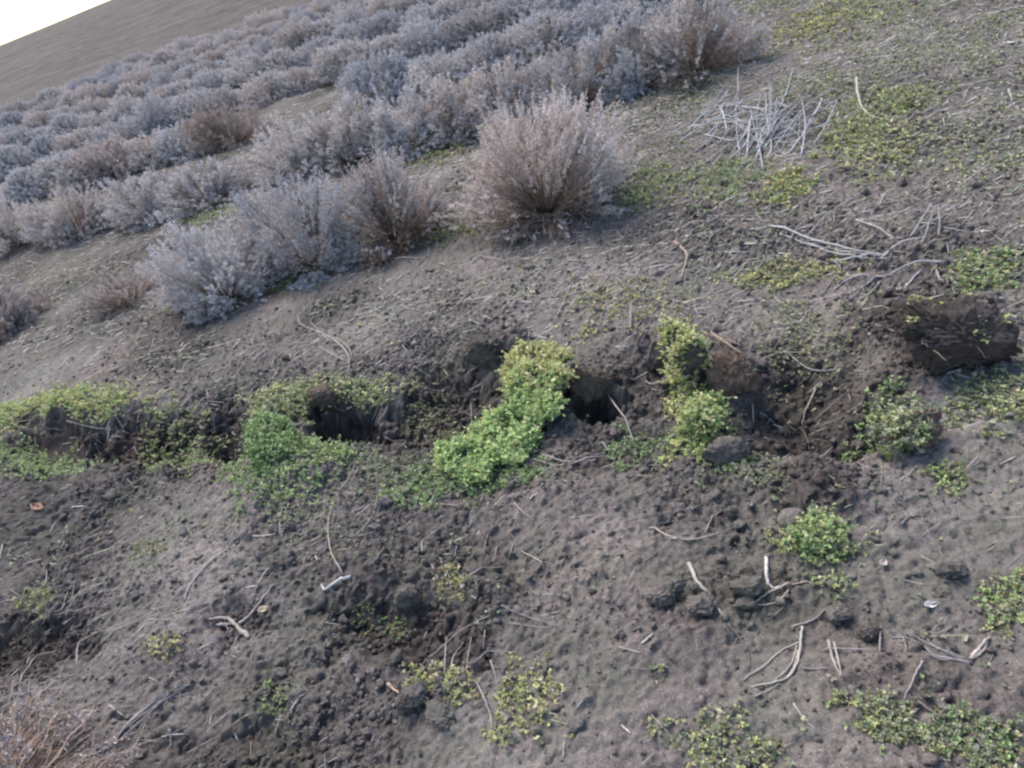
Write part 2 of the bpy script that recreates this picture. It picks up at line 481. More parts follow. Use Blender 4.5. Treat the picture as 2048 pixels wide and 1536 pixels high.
# ------------------------------------------------------------------ near lavender bushes
ROWG1, ROWG2 = 'lavender bushes of the row nearest the trench', 'lavender bushes of the second row'
TOCAM = -math.pi / 2
ROWANG = math.atan2(es[1], es[0])
NEAR = [  # base u, v, radius, height, brown, open side azimuth, shoots, seed, group, label
    (12, 655, .30, .36, .55, None, 380, 1, ROWG1, 'low brownish lavender bush cut by the left edge below the dark second row'),
    (258, 600, .28, .27, .55, None, 170, 2, ROWG1, 'sparse low beige lavender bush left of the big silver bush'),
    (455, 588, .35, .56, .04, None, 900, 3, ROWG1, 'bluish silver lavender bush whose crown spills lowest towards the trench'),
    (625, 530, .37, .62, .05, None, 1100, 4, ROWG1, 'big silver lavender bush full of dense tufts, beside the brown open one'),
    (792, 475, .34, .62, .34, TOCAM + .25, 900, 5, ROWG1, 'tan lavender bush with bare brown stems open towards the camera'),
    (1092, 412, .47, .66, .05, TOCAM - .1, 1350, 6, ROWG1, 'largest pale lavender bush with a hollow brown heart, right end of nearest row'),
    (992, 425, .17, .27, .05, None, 260, 7, ROWG1, 'small low lavender tuft at the left foot of the largest bush'),
    (30, 495, .42, .52, .02, None, 700, 8, ROWG2, 'dark bluish lavender bush at the left edge in the second row'),
    (165, 465, .38, .52, .12, None, 700, 9, ROWG2, 'grey lavender bush second from the left edge in the second row'),
    (305, 432, .36, .50, .10, None, 650, 10, ROWG2, 'grey lavender bush third from the left edge in the second row'),
    (425, 403, .36, .50, .18, None, 600, 11, ROWG2, 'greenish beige lavender bush before the bare gap of the second row'),
    (598, 348, .35, .50, .04, None, 650, 12, ROWG2, 'silver lavender bush just right of the gap in the second row'),
    (700, 322, .36, .55, .10, None, 700, 13, ROWG2, 'silver lavender bush directly behind the tan open bush'),
    (822, 292, .36, .58, .04, None, 750, 14, ROWG2, 'whitish lavender bush in the second row, behind left of the largest bush'),
    (925, 268, .34, .55, .10, None, 650, 15, ROWG2, 'grey lavender bush in the second row right behind the small low tuft'),
    (1020, 244, .34, .50, .12, None, 600, 16, ROWG2, 'grey lavender bush of the second row hidden partly by the largest bush'),
    (1160, 206, .38, .58, .22, None, 650, 17, ROWG2, 'beige grey lavender bush third from the right end of the second row'),
    (1272, 172, .36, .58, .02, None, 650, 18, ROWG2, 'blue grey lavender bush second from the right end of the second row'),
    (1395, 140, .42, .66, .30, TOCAM, 800, 19, ROWG2, 'brownish lavender bush with visible stems at the right end of second row'),
    (-60, 1680, .36, .36, .60, None, 520, 20, None, 'brown lavender bush with bare stems in the bottom left corner'),
]
near_pts = []
for (u, v, rx, rz, br, oa, ns, sd, grp, lab) in NEAR:
    p = plane_hit(float(u), float(v))
    close = np.hypot(*p) < 6
    ms = bush_meshes(sd, rx * 1.16, rz * (.84 if grp == ROWG1 else .86), int(ns * (1.9 if close else 1.6)), 38 if close else 30, .0155 if close else .020, .0048 if close else .0066, br, oa, twigs=240 if ns > 200 else 160, lumpy=2.3 if sd in (4, 5, 6) else 1.35)
    row_like = oa is None and ns > 500
    put_bush(ms, p[0], p[1], lab, grp, ROWANG if row_like else 0, (1.15, .82, 1) if row_like else (1, 1, 1))
    near_pts.append(p)

# ------------------------------------------------------------------ far rows
def proj(p):
    q = (np.asarray(p) - CAM) @ R
    return 1024 + F * q[0] / -q[2], 768 - F * q[1] / -q[2]
row1 = plane_hit(830.0, 475.0) @ et; row2 = plane_hit(745.0, 312.0) @ et
GAP = row2 - row1
print('rows', row1, row2, GAP)
ORD = ['first', 'second', 'third', 'fourth', 'fifth', 'sixth', 'seventh', 'eighth', 'ninth', 'tenth', 'eleventh', 'twelfth', 'thirteenth',
       'fourteenth', 'fifteenth', 'sixteenth', 'seventeenth', 'eighteenth', 'nineteenth', 'twentieth']
def far_edge(u): return np.interp(u, [-200, 0, 120, 290, 400, 500, 560, 650, 700], [290, 225, 200, 125, 95, 72, 40, 8, -400])
FARV = [bush_meshes(100 + i, .47, .40, 1000, 28, .026, .0092, b, None, twigs=50, lumpy=.55) for i, b in enumerate([.02, .1, .05, .2, .0])]
BROWNV = bush_meshes(120, .52, .48, 1000, 24, .026, .007, .75, None, twigs=200)
nfar = 0
for k in range(2, 16):
    t = row2 + GAP * (k - 1)
    line = []
    for s in np.arange(-40, 12, .58):
        ss = s + rng.uniform(-.12, .12); t2 = t + rng.uniform(-.05, .05)
        p = es * ss + et * t2
        z = float(ground(p[:1], p[1:])[0])
        u, v = proj((p[0], p[1], z)); ut, vt = proj((p[0], p[1], z + .6))
        if u < -45 or vt > 1536 or v < -6 or u > 1480: continue
        if v < far_edge(u) + 6: continue
        if k == 2 and 548 < u < 735: continue
        if k == 3 and 1250 < u: continue
        if rng.uniform() < .03: continue
        line.append((u, p, z))
    line.sort(key=lambda q: -q[0])
    for i, (u, p, z) in enumerate(line):
        brown = (k == 2 and 440 < u < 548)
        if brown and i + 1 < len(line) and line[i - 1][0] < 548 and i > 0 and line[i - 1][0] > 440: brown = False
        sc = rng.uniform(.82, 1.12); lab = (f'grey lavender bush, {ORD[i] if i < 20 else "number " + str(i + 1)} from the right in the {ORD[k]} row from the trench')
        if brown: lab = 'rusty brown lavender bush ending the left part of the third row'; sc = 1.05
        put_bush(BROWNV if brown else FARV[int(rng.integers(0, 5))], p[0], p[1], lab, f'lavender bushes of the {ORD[k]} row',
                 ROWANG + math.pi * int(rng.integers(0, 2)) + rng.uniform(-.25, .25), (sc * 1.12, sc * .74, sc * rng.uniform(.88, 1.1)), z)
        nfar += 1
print('far bushes', nfar)

# ------------------------------------------------------------------ weeds
GREEN = np.array([[.235, .315, .115], [.285, .37, .14], [.20, .275, .11], [.34, .40, .175]])
YELLOW = np.array([[.38, .385, .14], [.45, .43, .20], [.32, .355, .13], [.47, .44, .26]])
DULL = np.array([[.20, .22, .12], [.26, .265, .16], [.30, .28, .19], [.16, .185, .11]])
def sprigs(P, Nn, r, pal, size=.013, per=9, tall=.03):
    """leafy sprigs rooted at P"""
    k = len(P)
    up = unit(Nn + .6 * r.normal(size=P.shape) + np.array([0, 0, .35]))
    H = tall * np.exp(r.normal(-.25, .5, k)).clip(.2, 2.4)
    f = r.uniform(.15, 1, (k, per))
    C = pal[r.integers(0, len(pal), k)] * r.uniform(.85, 1.15, (k, 1))
    Q = P[:, None] + up[:, None] * (f * H[:, None])[..., None]
    a = r.uniform(0, 2 * math.pi, (k, per))
    side = np.stack([np.cos(a), np.sin(a), 0 * a], -1)
    D = unit(side + up[:, None] * r.uniform(.0, .9, (k, per, 1)))
    nr = unit(up[:, None] + .5 * r.normal(size=D.shape))
    L = size * r.uniform(.6, 1.4, (k, per)); W = L * r.uniform(.45, .75, (k, per))
    cc = C[:, None] * (.75 + .5 * f[..., None]) ** .0 * r.uniform(.85, 1.18, (k, per, 1))
    return leaf_arrays(Q.reshape(-1, 3), D.reshape(-1, 3), nr.reshape(-1, 3), L.ravel(), W.ravel(), cc.reshape(-1, 3)), (P, up, H, C)

def leaves_mesh(parts, mat=None, name='leaves'):
    Vs, Fs, Cs = [], [], []; o = 0
    for V, Fq, C in parts:
        Vs.append(V); Fs.append(Fq + o); Cs.append(C); o += len(V)
    Fq = np.concatenate(Fs)
    return np_mesh(name, np.concatenate(Vs), Fq, np.full(len(Fq), 4), mat or MAT_WEED, np.concatenate(Cs))

def patch_points(u, v, ru, rv, k, r, ang=0, ragged=.55, seed=0):
    c = hit(u, v)[0][:2]; J = jac(u, v)
    q = r.uniform(-1.25, 1.25, (k * 3, 2))
    d = np.hypot(q[:, 0], q[:, 1])
    a = math.radians(ang)
    px = np.stack([q[:, 0] * ru * math.cos(a) - q[:, 1] * rv * math.sin(a), q[:, 0] * ru * math.sin(a) + q[:, 1] * rv * math.cos(a)], -1)
    xy = c + px @ J.T
    nn = gn2(xy[:, 0] * 11, xy[:, 1] * 11, 50 + seed) * .6 + gn2(xy[:, 0] * 28, xy[:, 1] * 28, 60 + seed) * .4
    keep = r.uniform(size=len(d)) < sstep(1.12, .30, d + ragged * 1.1 * nn)
    xy = xy[keep][:k]
    return xy

def gnormal(xy):
    e = .02
    zx = ground(xy[:, 0] + e, xy[:, 1]) - ground(xy[:, 0] - e, xy[:, 1]); zy = ground(xy[:, 0], xy[:, 1] + e) - ground(xy[:, 0], xy[:, 1] - e)
    return unit(np.stack([-zx / (2 * e), -zy / (2 * e), np.ones(len(xy))], -1))

PAL = {'g': GREEN, 'y': YELLOW, 'd': DULL, 'gy': np.concatenate([GREEN, YELLOW]), 'yd': np.concatenate([YELLOW, DULL]), 'gd': np.concatenate([GREEN, DULL])}
PATCHES = [  # u, v, ru, rv, ang, palette, sprigs, leaf, tall, ragged, label
    (100, 815, 150, 34, -6, 'gy', 1700, .016, .050, .5, 'yellow green weeds along the far lip of the trench at the left edge'),
    (60, 935, 120, 42, 0, 'g', 620, .016, .05, .5, 'green weed patch below the leftmost dark hole of the trench'),
    (370, 930, 85, 62, 10, 'gd', 480, .015, .045, .7, 'thin green weed clump between the trench holes, left of the round clump'),
    (620, 795, 150, 26, -9, 'yd', 1400, .016, .050, .5, 'yellowish weed fringe overhanging the black hole of the trench'),
    (660, 905, 50, 32, 0, 'g', 260, .015, .04, .5, 'small green weed tuft just below the black hole'),
    (860, 840, 50, 45, 0, 'd', 200, .012, .025, .9, 'thin dull weeds on the dark dug slope left of the green slab'),
    (780, 935, 110, 45, 0, 'd', 350, .012, .025, .9, 'scattered dull weeds in front of the trench, left of green slab'),
    (700, 1085, 60, 50, 0, 'd', 110, .012, .02, 1., 'sparse weeds beside the long curved stalk'),
    (1730, 275, 85, 62, -8, 'y', 560, .020, .04, .7, 'wide yellow green weed patch right of the grey stalk pile'),
    (1800, 192, 78, 26, -8, 'y', 330, .022, .04, .5, 'bright yellow weed strip beside the pale arched blade'),
    (1440, 355, 70, 42, -8, 'gd', 330, .018, .03, .8, 'deep green weed patch below the grey stalk pile'),
    (1570, 375, 60, 32, -8, 'gy', 280, .018, .03, .8, 'light green weeds right of the deep green patch'),
    (1640, 45, 150, 30, -14, 'y', 420, .024, .04, .8, 'yellow green weed strip at the top right, behind the cut row'),
    (1280, 375, 80, 40, -10, 'gy', 330, .018, .035, .8, 'green weeds at the right foot of the largest lavender bush'),
    (880, 460, 60, 30, -10, 'g', 240, .016, .04, .7, 'vivid green weeds at the foot of the tan open bush'),
    (1580, 555, 110, 28, -8, 'yd', 420, .015, .03, .7, 'yellow green weed strip before the heap of bleached branches'),
    (1960, 540, 70, 40, -8, 'gy', 300, .016, .03, .8, 'green weeds at right edge beside the bleached branch heap'),
    (1990, 800, 80, 60, 0, 'yd', 330, .014, .025, .9, 'straw coloured weeds at the right edge behind the sod with root ball'),
    (1250, 610, 110, 50, -6, 'yd', 260, .014, .025, 1., 'loose pale weeds on bare soil behind the standing yellow sod'),
    (1500, 940, 70, 40, 0, 'd', 170, .012, .02, .9, 'dull weeds in front of the broad shallow pit'),
    (1600, 690, 90, 60, -10, 'd', 220, .012, .02, 1., 'dull weeds on the back slope of the broad shallow pit'),
    (1050, 1400, 72, 82, 20, 'y', 430, .013, .028, .7, 'yellow weed cluster in the middle of the bottom foreground'),
    (900, 1370, 85, 34, 15, 'yd', 300, .013, .025, .8, 'pale weed strip left of the yellow bottom cluster'),
    (1770, 1440, 90, 42, 25, 'yd', 420, .013, .03, .8, 'yellow green weeds in the lower right before the long dark twig'),
    (1960, 1480, 110, 60, 20, 'gd', 520, .013, .03, .8, 'dark green weeds filling the bottom right corner'),
    (1450, 1480, 110, 62, 10, 'yd', 420, .013, .025, .9, 'yellowish weeds at the bottom edge between bare soil and corner weeds'),
    (2010, 1210, 52, 55, 0, 'g', 230, .013, .03, .8, 'dark green weed tuft at the right edge beside the white leaf'),
    (295, 1105, 36, 26, 0, 'd', 130, .012, .03, .6, 'small round dull green tuft in the left foreground'),
    (75, 1200, 42, 32, 0, 'yd', 190, .013, .03, .8, 'yellow weed tuft near left edge above the dark hollow'),
    (325, 1285, 45, 26, 0, 'y', 110, .012, .025, .9, 'yellow weed sprig left of the gnarled root'),
    (550, 1390, 34, 42, 0, 'g', 100, .012, .025, .9, 'little green weed sprig beside the short white stick'),
    (760, 1245, 62, 18, 10, 'g', 110, .012, .02, .9, 'bluish green seedlings on the floor of the dark foreground hollow'),
    (915, 1172, 40, 30, 20, 'y', 160, .012, .025, .6, 'pale yellow weed tuft on the rim of the dark foreground hollow'),
    (1310, 1345, 24, 20, 0, 'd', 60, .014, .02, .5, 'single grey green weed rosette on bare soil'),
    (1270, 905, 60, 40, 0, 'gd', 200, .012, .02, .9, 'fine green weeds around the forked stalks right of the slab'),
    (120, 560, 120, 40, -14, 'd', 200, .016, .03, 1., 'dull grass below the low brown bush at the left'),
    (560, 1040, 130, 40, -5, 'd', 240, .012, .02, 1., 'sparse dull weeds on the path in front of the round clump'),
    (570, 560, 70, 30, -10, 'g', 220, .018, .04, .7, 'deep green grass under the front of the big silver bush'),
    (868, 300, 60, 22, -12, 'g', 200, .022, .04, .7, 'deep green grass at the foot of the whitish second row bush'),
    (420, 425, 60, 22, -12, 'g', 180, .022, .04, .7, 'deep green grass under the greenish beige lavender bush'),
    (545, 940, 95, 50, 0, 'g', 420, .014, .035, .8, 'loose green weeds trailing from the foot of the rounded clump'),
    (930, 962, 150, 42, -8, 'g', 560, .014, .035, .8, 'loose green weeds fringing the lower end of the turf slab'),
    (1412, 905, 75, 42, 0, 'gy', 340, .014, .032, .8, 'loose weeds trailing in front of the lower yellow green sod'),
    (1385, 815, 48, 50, 0, 'gy', 300, .014, .035, .7, 'yellow green weeds joining the tall upright sod to the lower one'),
    (1640, 1095, 80, 50, 25, 'yd', 420, .016, .040, .8, 'ragged weeds spilling downhill from the shaggy round clump'),
    (1765, 880, 62, 48, 0, 'gd', 280, .014, .032, .8, 'green weeds on the left of the brown hairy root ball'),
    (1890, 950, 60, 30, 10, 'gd', 130, .012, .02, .9, 'thin green weeds on grey soil below the sod with root ball'),
]
for i, (u, v, ru, rv, ang, pal, k, size, tall, rag, lab) in enumerate(PATCHES):
    r = np.random.default_rng(300 + i)
    xy = patch_points(u, v, ru * 1.22, rv * 1.22, int(k * (2.0 if v < 1000 else .95)), r, ang, max(rag, .75 if v < 1000 else 1.05) if ru > 55 else .6, i)
    gz, gm, _ = ground_full(xy[:, 0], xy[:, 1])
    if 'lip' in lab or 'fringe' in lab: xy, gz = xy[gm < .30], gz[gm < .30]
    P = np.concatenate([xy, gz[:, None]], 1)
    arr, _ = sprigs(P, gnormal(xy), r, np.concatenate([PAL[pal], PAL[pal], DULL] if 700 < v < 1000 else [PAL[pal], DULL, DULL[:3] * np.array([1.1, 1.0, .8])]), size * (.60 if v < 1000 else .50), 8, tall * (.55 if v < 1000 else .42))
    c = P.mean(0)
    V, Fq, C = arr
    o = mesh_obj('weed_patch', leaves_mesh([(V - c, Fq, C)]), None, c)
    tag(o, lab, 'weeds', 'patches of low weeds on the soil', 'stuff' if ('sparse' in lab or 'seedlings' in lab or 'scattered' in lab) else None)

# scattered seedlings over the soil: nobody could count them
def scatter(k, box=(-200, 2250, -60, 1640)):
    u = rng.uniform(box[0], box[1], k); v = rng.uniform(box[2], box[3], k)
    return plane_hit(u, v)
xs = np.concatenate([np.stack([rng.uniform(-3.6, 5.5, 190000), rng.uniform(.6, 8.5, 190000)], -1)])
msk = gn2(xs[:, 0] * 1.6, xs[:, 1] * 1.6, 70) * .7 + gn2(xs[:, 0] * 6, xs[:, 1] * 6, 71) * .5
right = sstep(.4, 2.2, xs[:, 0] * .8 + xs[:, 1] * .25 - .6)
keep = rng.uniform(size=len(xs)) < sstep(.0, .8, msk + .35 * right) * (.15 + .85 * right)
xs = xs[keep]
P = np.concatenate([xs, ground(xs[:, 0], xs[:, 1])[:, None]], 1)
dist = np.hypot(xs[:, 0], xs[:, 1]); ncov = dist < 2.6
GC = np.concatenate([DULL, DULL, [[.30, .27, .21], [.34, .31, .25], [.28, .27, .17]], [[.20, .18, .15], [.24, .215, .18]]])
arr, _ = sprigs(P[ncov], gnormal(xs[ncov]), rng, GC, .0095, 5, .012)
arr2, _ = sprigs(P[~ncov], gnormal(xs[~ncov]), rng, np.concatenate([GC, GC, YELLOW * .85]), .0125, 5, .013)
o = mesh_obj('ground_cover', leaves_mesh([arr, arr2])); tag(o, 'sparse seedlings and moss scattered thinly over the soil', 'ground cover', None, 'stuff')

# ------------------------------------------------------------------ clods and sods
def ico(sub):
    import bmesh
    bm = bmesh.new(); bmesh.ops.create_icosphere(bm, subdivisions=sub, radius=1)
    V = np.array([v.co[:] for v in bm.verts]); Fc = np.array([[v.index for v in f.verts] for f in bm.faces]); bm.free()
    return V, Fc
ICO6, ICO5, ICO3, ICO2 = ico(6), ico(5), ico(3), ico(2)

def clod_arrays(seed, radii, base=ICO5, box=.75, amp=.26, crumb=1.6):
    r = np.random.default_rng(seed)
    V = base[0].copy()
    V = np.sign(V) * np.abs(V) ** box
    if box < .95:
        for _ in range(11):
            nr = unit(r.normal(size=3)); dd_ = V @ nr; V = V - np.maximum(dd_ - r.uniform(.55, .85), 0)[:, None] * nr
    off = r.uniform(0, 90, 3)
    d = amp * fbm3(V * 1.3 + off, 3, seed) + amp * .55 * np.abs(fbm3(V * 4 + off, 2, seed + 5)) + amp * .3 * crumb * np.abs(vn3(V * 9 + off, seed + 8)) + amp * .2 * crumb * np.abs(vn3(V * 17 + off, seed + 12)) + amp * .1 * crumb * vn3(V * 34 + off, seed + 14)
    V = V * (1 + d)[:, None] * np.array(radii)
    return V, base[1]

def clod_mesh(name, seed, radii, moist, **kw):
    V, Fc = clod_arrays(seed, radii, **kw)
    return np_mesh(name, V, Fc, np.full(len(Fc), 3), MAT_CLOD, attrs={'moist': np.full(len(V), moist)}), V

def rotm(rx, ry, rz): return np.array(Matrix.Rotation(rz, 3, 'Z') @ Matrix.Rotation(ry, 3, 'Y') @ Matrix.Rotation(rx, 3, 'X'))

def smooth_path(pts, m):
    pts = np.asarray(pts, float)
    if len(pts) == 2: return pts[0] + (pts[1] - pts[0]) * np.linspace(0, 1, m)[:, None]
    P = np.concatenate([[2 * pts[0] - pts[1]], pts, [2 * pts[-1] - pts[-2]]])
    out = []
    for q in np.linspace(0, len(pts) - 1 - 1e-6, m):
        i = int(q); f = q - i; a, b, c, d = P[i:i + 4]
        out.append(.5 * (2 * b + (c - a) * f + (2 * a - 5 * b + 4 * c - d) * f * f + (3 * b - a - 3 * c + d) * f ** 3))
    return np.array(out)

def sod(u, v, radii, rot, moist, pal, k, cover, lab, seed, sink=.35, size=.014, tall=.035, cover_dir=(0, -.3, 1), cat='turf clump', grp='overturned sods along the trench', box=.75, base=None, mat=None, crumb=3.2):
    p = hit(u, v)[0]
    e = empty('turf_clump', (p[0], p[1], p[2]), lab, cat, grp)
    V, Fc = clod_arrays(seed, radii, box=box, base=base or ICO5, amp=.3 if cover > .5 else .42, crumb=crumb)
    V = V @ rotm(*[math.radians(a) for a in rot]).T
    V[:, 2] += radii[2] * (1 - sink)
    mesh_obj('soil_block', np_mesh('soil_block', V, Fc, np.full(len(Fc), 3), mat or MAT_CLOD, attrs={'moist': np.full(len(V), moist)}), e)
    r = np.random.default_rng(seed + 1)
    f = r.integers(0, len(Fc), k * 14)
    w = r.dirichlet((1, 1, 1), len(f))
    T = V[Fc[f]]
    Q = (T * w[..., None]).sum(1); nn = unit(np.cross(T[:, 1] - T[:, 0], T[:, 2] - T[:, 0]))
    cd = unit(np.array(cover_dir, float))
    patch = vn3(Q * 26, seed + 4) + .5 * vn3(Q * 60, seed + 6)
    keep = np.nonzero((nn @ cd + .6 * patch > cover + .12))[0][:k]
    arr, _ = sprigs(Q[keep], nn[keep], r, PAL[pal], size, 9, tall)
    # root hairs and stalks poking out
    j = r.choice(len(Q), 26)
    a = Q[j]; b = a + unit(nn[j] + .8 * r.normal(size=a.shape)) * r.uniform(.02, .07, (26, 1))
    paths = np.stack([a * (1 - x) + b * x for x in np.linspace(0, 1, 5)], 1) + r.normal(size=(26, 5, 3)) * .003
    tb = tube_arrays(paths, np.linspace(.0013, .0007, 5)[None] * np.ones((26, 1)), np.tile([.33, .27, .21], (26, 1)), 3)
    mesh_obj('foliage', leaves_mesh([arr, (tb[0], tb[1], tb[3])]), e)
    return e

def slab(line, width, thick, lab, seed, k, size, tall):
    """a long flat turf lying over the trench from its far lip to the near ground"""
    pts = np.array([hit(u, v)[0] for u, v in line]); pts[:, 2] += np.array([l * .01 for l in (5, 6, 5, 3, 1)])
    c = pts.mean(0)
    e = empty('turf_clump', c, lab, 'turf clump', 'overturned sods along the trench')
    na, nb = 90, 44
    cl = smooth_path(pts - c, na); Tg = unit(np.gradient(cl, axis=0)); side = unit(np.cross(Tg, np.array([0, 0, 1.0]))); upv = np.cross(side, Tg)
    A, B = np.meshgrid(np.linspace(0, 1, na), np.linspace(0, 2 * math.pi, nb, endpoint=False), indexing='ij')
    wv = np.interp(A, [0, .08, .25, .5, .75, .93, 1], np.array([.55, 1.1, 1.0, .74, 1.2, 1.3, .6]) * width) * (1 + .26 * vn2(A * 7, np.sign(np.cos(B)) * 3 + 0 * A, seed))
    sq = lambda t: np.sign(t) * np.abs(t) ** .6
    V = cl[:, None] + side[:, None] * (sq(np.cos(B)) * wv)[..., None] + upv[:, None] * (sq(np.sin(B)) * thick)[..., None]
    Vf = V.reshape(-1, 3); nz = fbm3(Vf * 14, 4, seed)
    Vf = Vf + (upv[:, None] * np.ones_like(V)).reshape(-1, 3) * (.022 * nz)[:, None] + (side[:, None] * np.cos(B)[..., None]).reshape(-1, 3) * (.045 * fbm3(Vf * 16 + 9, 3, seed + 1))[:, None]
    i = np.arange(na * nb).reshape(na, nb); j = np.roll(i, -1, 1)
    Fq = np.stack([i[:-1], j[:-1], j[1:], i[1:]], -1).reshape(-1, 4)
    caps = np.concatenate([i[0], i[-1][::-1]])
    mesh_obj('soil_block', np_mesh('soil_block', Vf, np.concatenate([Fq.ravel(), caps]), np.concatenate([np.full(len(Fq), 4), [nb, nb]]), MAT_CLOD, attrs={'moist': np.full(len(Vf), .5)}), e)
    r = np.random.default_rng(seed)
    ia = r.integers(0, na, k); ib = r.integers(0, nb // 2, k)
    ib = np.where(r.uniform(size=k) < .18, (r.integers(-5, 0, k)) % nb, ib)
    Q = Vf[ia * nb + ib] + r.normal(size=(k, 3)) * .004
    nn = unit(upv[ia] * np.sin(B[ia, ib])[:, None] + side[ia] * np.cos(B[ia, ib])[:, None] * .6 + .2 * upv[ia])
    yel = r.uniform(size=k) < sstep(.42, .12, A[ia, ib] + .12 * vn3(Q * 25, seed + 2)) * .9 + .08
    a1, _ = sprigs(Q[yel], nn[yel], r, YELLOW, size, 9, tall); a2, _ = sprigs(Q[~yel], nn[~yel], r, GREEN * np.array([1.2, 1.22, 1.25]), size, 9, tall)
    jx = r.choice(k, 30); a = Q[jx]; b = a + unit(nn[jx] + .8 * r.normal(size=a.shape)) * r.uniform(.03, .09, (30, 1))
    paths = np.stack([a * (1 - x) + b * x for x in np.linspace(0, 1, 5)], 1) + r.normal(size=(30, 5, 3)) * .003
    tb = tube_arrays(paths, np.linspace(.0014, .0008, 5)[None] * np.ones((30, 1)), np.tile([.33, .29, .19], (30, 1)), 3)
    mesh_obj('foliage', leaves_mesh([a1, a2, (tb[0], tb[1], tb[3])]), e)
slab([(1078, 735), (1085, 800), (1055, 860), (990, 910), (905, 955)], .098, .026, 'long green turf slab crossing the trench, yellow at its upper end', 402, 6500, .0098, .026)

sod(543, 895, (.078, .095, .026), (10, 5, 10), .3, 'g', 1300, .10, 'rounded bright green weed clump between the two largest trench holes', 401, .45, .0092, .030, (0, -.5, 1))
sod(1375, 770, (.050, .060, .105), (0, -14, 10), .6, 'y', 700, .30, 'tall upright sod with yellow weeds on its left side', 405, .15, .009, .028, (-.6, -.3, .8))
sod(1404, 858, (.050, .055, .056), (0, 8, 0), .6, 'gy', 800, .25, 'lower yellow green sod in front of the tall upright one', 406, .25, .009, .028, (-.4, -.5, .8))
sod(1892, 735, (.128, .085, .105), (6, -6, -12), 1.0, 'y', 60, .86, 'biggest dark overturned sod, bare soil face forward, at the right', 407, -.05, .0105, .022, (.5, .6, .6), box=.62, base=ICO6, crumb=2.9)
sod(1815, 890, (.070, .056, .050), (0, 0, 15), .25, 'yd', 330, .66, 'sod with yellow weeds above its brown hairy root ball', 408, .2, .0105, .028, (-.85, .1, .6), mat=MAT_ROOT)
sod(1632, 1090, (.052, .056, .028), (14, 10, -25), .5, 'gy', 900, .10, 'shaggy round weed clump leaning on the smooth grey stone', 409, .25, .0085, .026, (.1, -.5, .9))

def clod(u, v, radii, moist, lab, seed, name='soil_clod', rot=(0, 0, 0), sink=.5, cat='clod', grp='loose clods of soil', mat=None, **kw):
    p = hit(u, v)[0]
    kw = {**dict(crumb=2.8, amp=.32), **kw}
    V, Fc = clod_arrays(seed, radii, **kw)
    V = V @ rotm(*[math.radians(a) for a in rot]).T
    o = mesh_obj(name, np_mesh(name, V, Fc, np.full(len(Fc), 3), mat or MAT_CLOD, attrs={'moist': np.full(len(V), moist * .6), 'tone': np.full(len(V), .12)}), None, (p[0], p[1], p[2] + radii[2] * (1 - sink)))
    return tag(o, lab, cat, grp)
clod(1583, 1056, (.036, .032, .034), .25, 'smooth rounded grey stone at the upper left of the shaggy clump', 501, 'field_stone', sink=.2, cat='stone', grp=None, box=1.0, amp=.06, crumb=1.0)
clod(1462, 775, (.055, .055, .075), .2, 'reddish brown crumbly clod right of the tall upright sod', 502, mat=MAT_ROOT, crumb=4)
clod(1490, 1180, (.032, .027, .024), .2, 'square brown clod left of the bleached loop of root', 503)
clod(1676, 1228, (.022, .02, .017), .1, 'light grey clod right of the bleached loop of root', 504)
clod(1327, 1190, (.04, .032, .025), .1, 'pale flat clod left of the thick knotty stick', 505)
clod(1400, 1215, (.03, .028, .022), .3, 'dark clod touching the thick knotty stick', 506)
clod(1325, 1040, (.02, .018, .014), .0, 'light round clod on the grey soil above the thin forked stalk', 507)
clod(1739, 1270, (.022, .02, .018), .6, 'dark clod behind the crossing pale stalks', 508)
clod(1899, 1145, (.028, .02, .018), .1, 'pale clod on the streaky soil at the right', 509)
clod(830, 1400, (.032, .028, .022), .4, 'rounded clod below the pale weed strip in the bottom foreground', 510)
clod(885, 1435, (.035, .03, .022), .4, 'larger of the clods below the pale weed strip', 511)
clod(815, 1205, (.035, .03, .03), .7, 'dark round clod inside the foreground hollow', 512)
clod(1180, 790, (.08, .05, .055), .5, 'brown crumbly block roofing the small dark hole right of slab', 513, mat=MAT_ROOT, crumb=4, rot=(0, 0, -10), sink=.2)
clod(965, 715, (.085, .05, .05), .8, 'dark crumbly block above the dug slope left of the slab', 514, crumb=4, rot=(0, 0, -15), sink=.3)
clod(1450, 915, (.06, .035, .03), .7, 'low dark clod in front of the lower yellow green sod', 515)
clod(655, 805, (.07, .04, .035), .4, 'reddish crumbling lip of soil over the black hole', 516, sink=.3, mat=MAT_ROOT, crumb=4)
clod(1320, 730, (.04, .06, .085), .7, 'upright grey plate of soil left of the tall upright sod', 517, rot=(0, 15, 10), sink=.2)

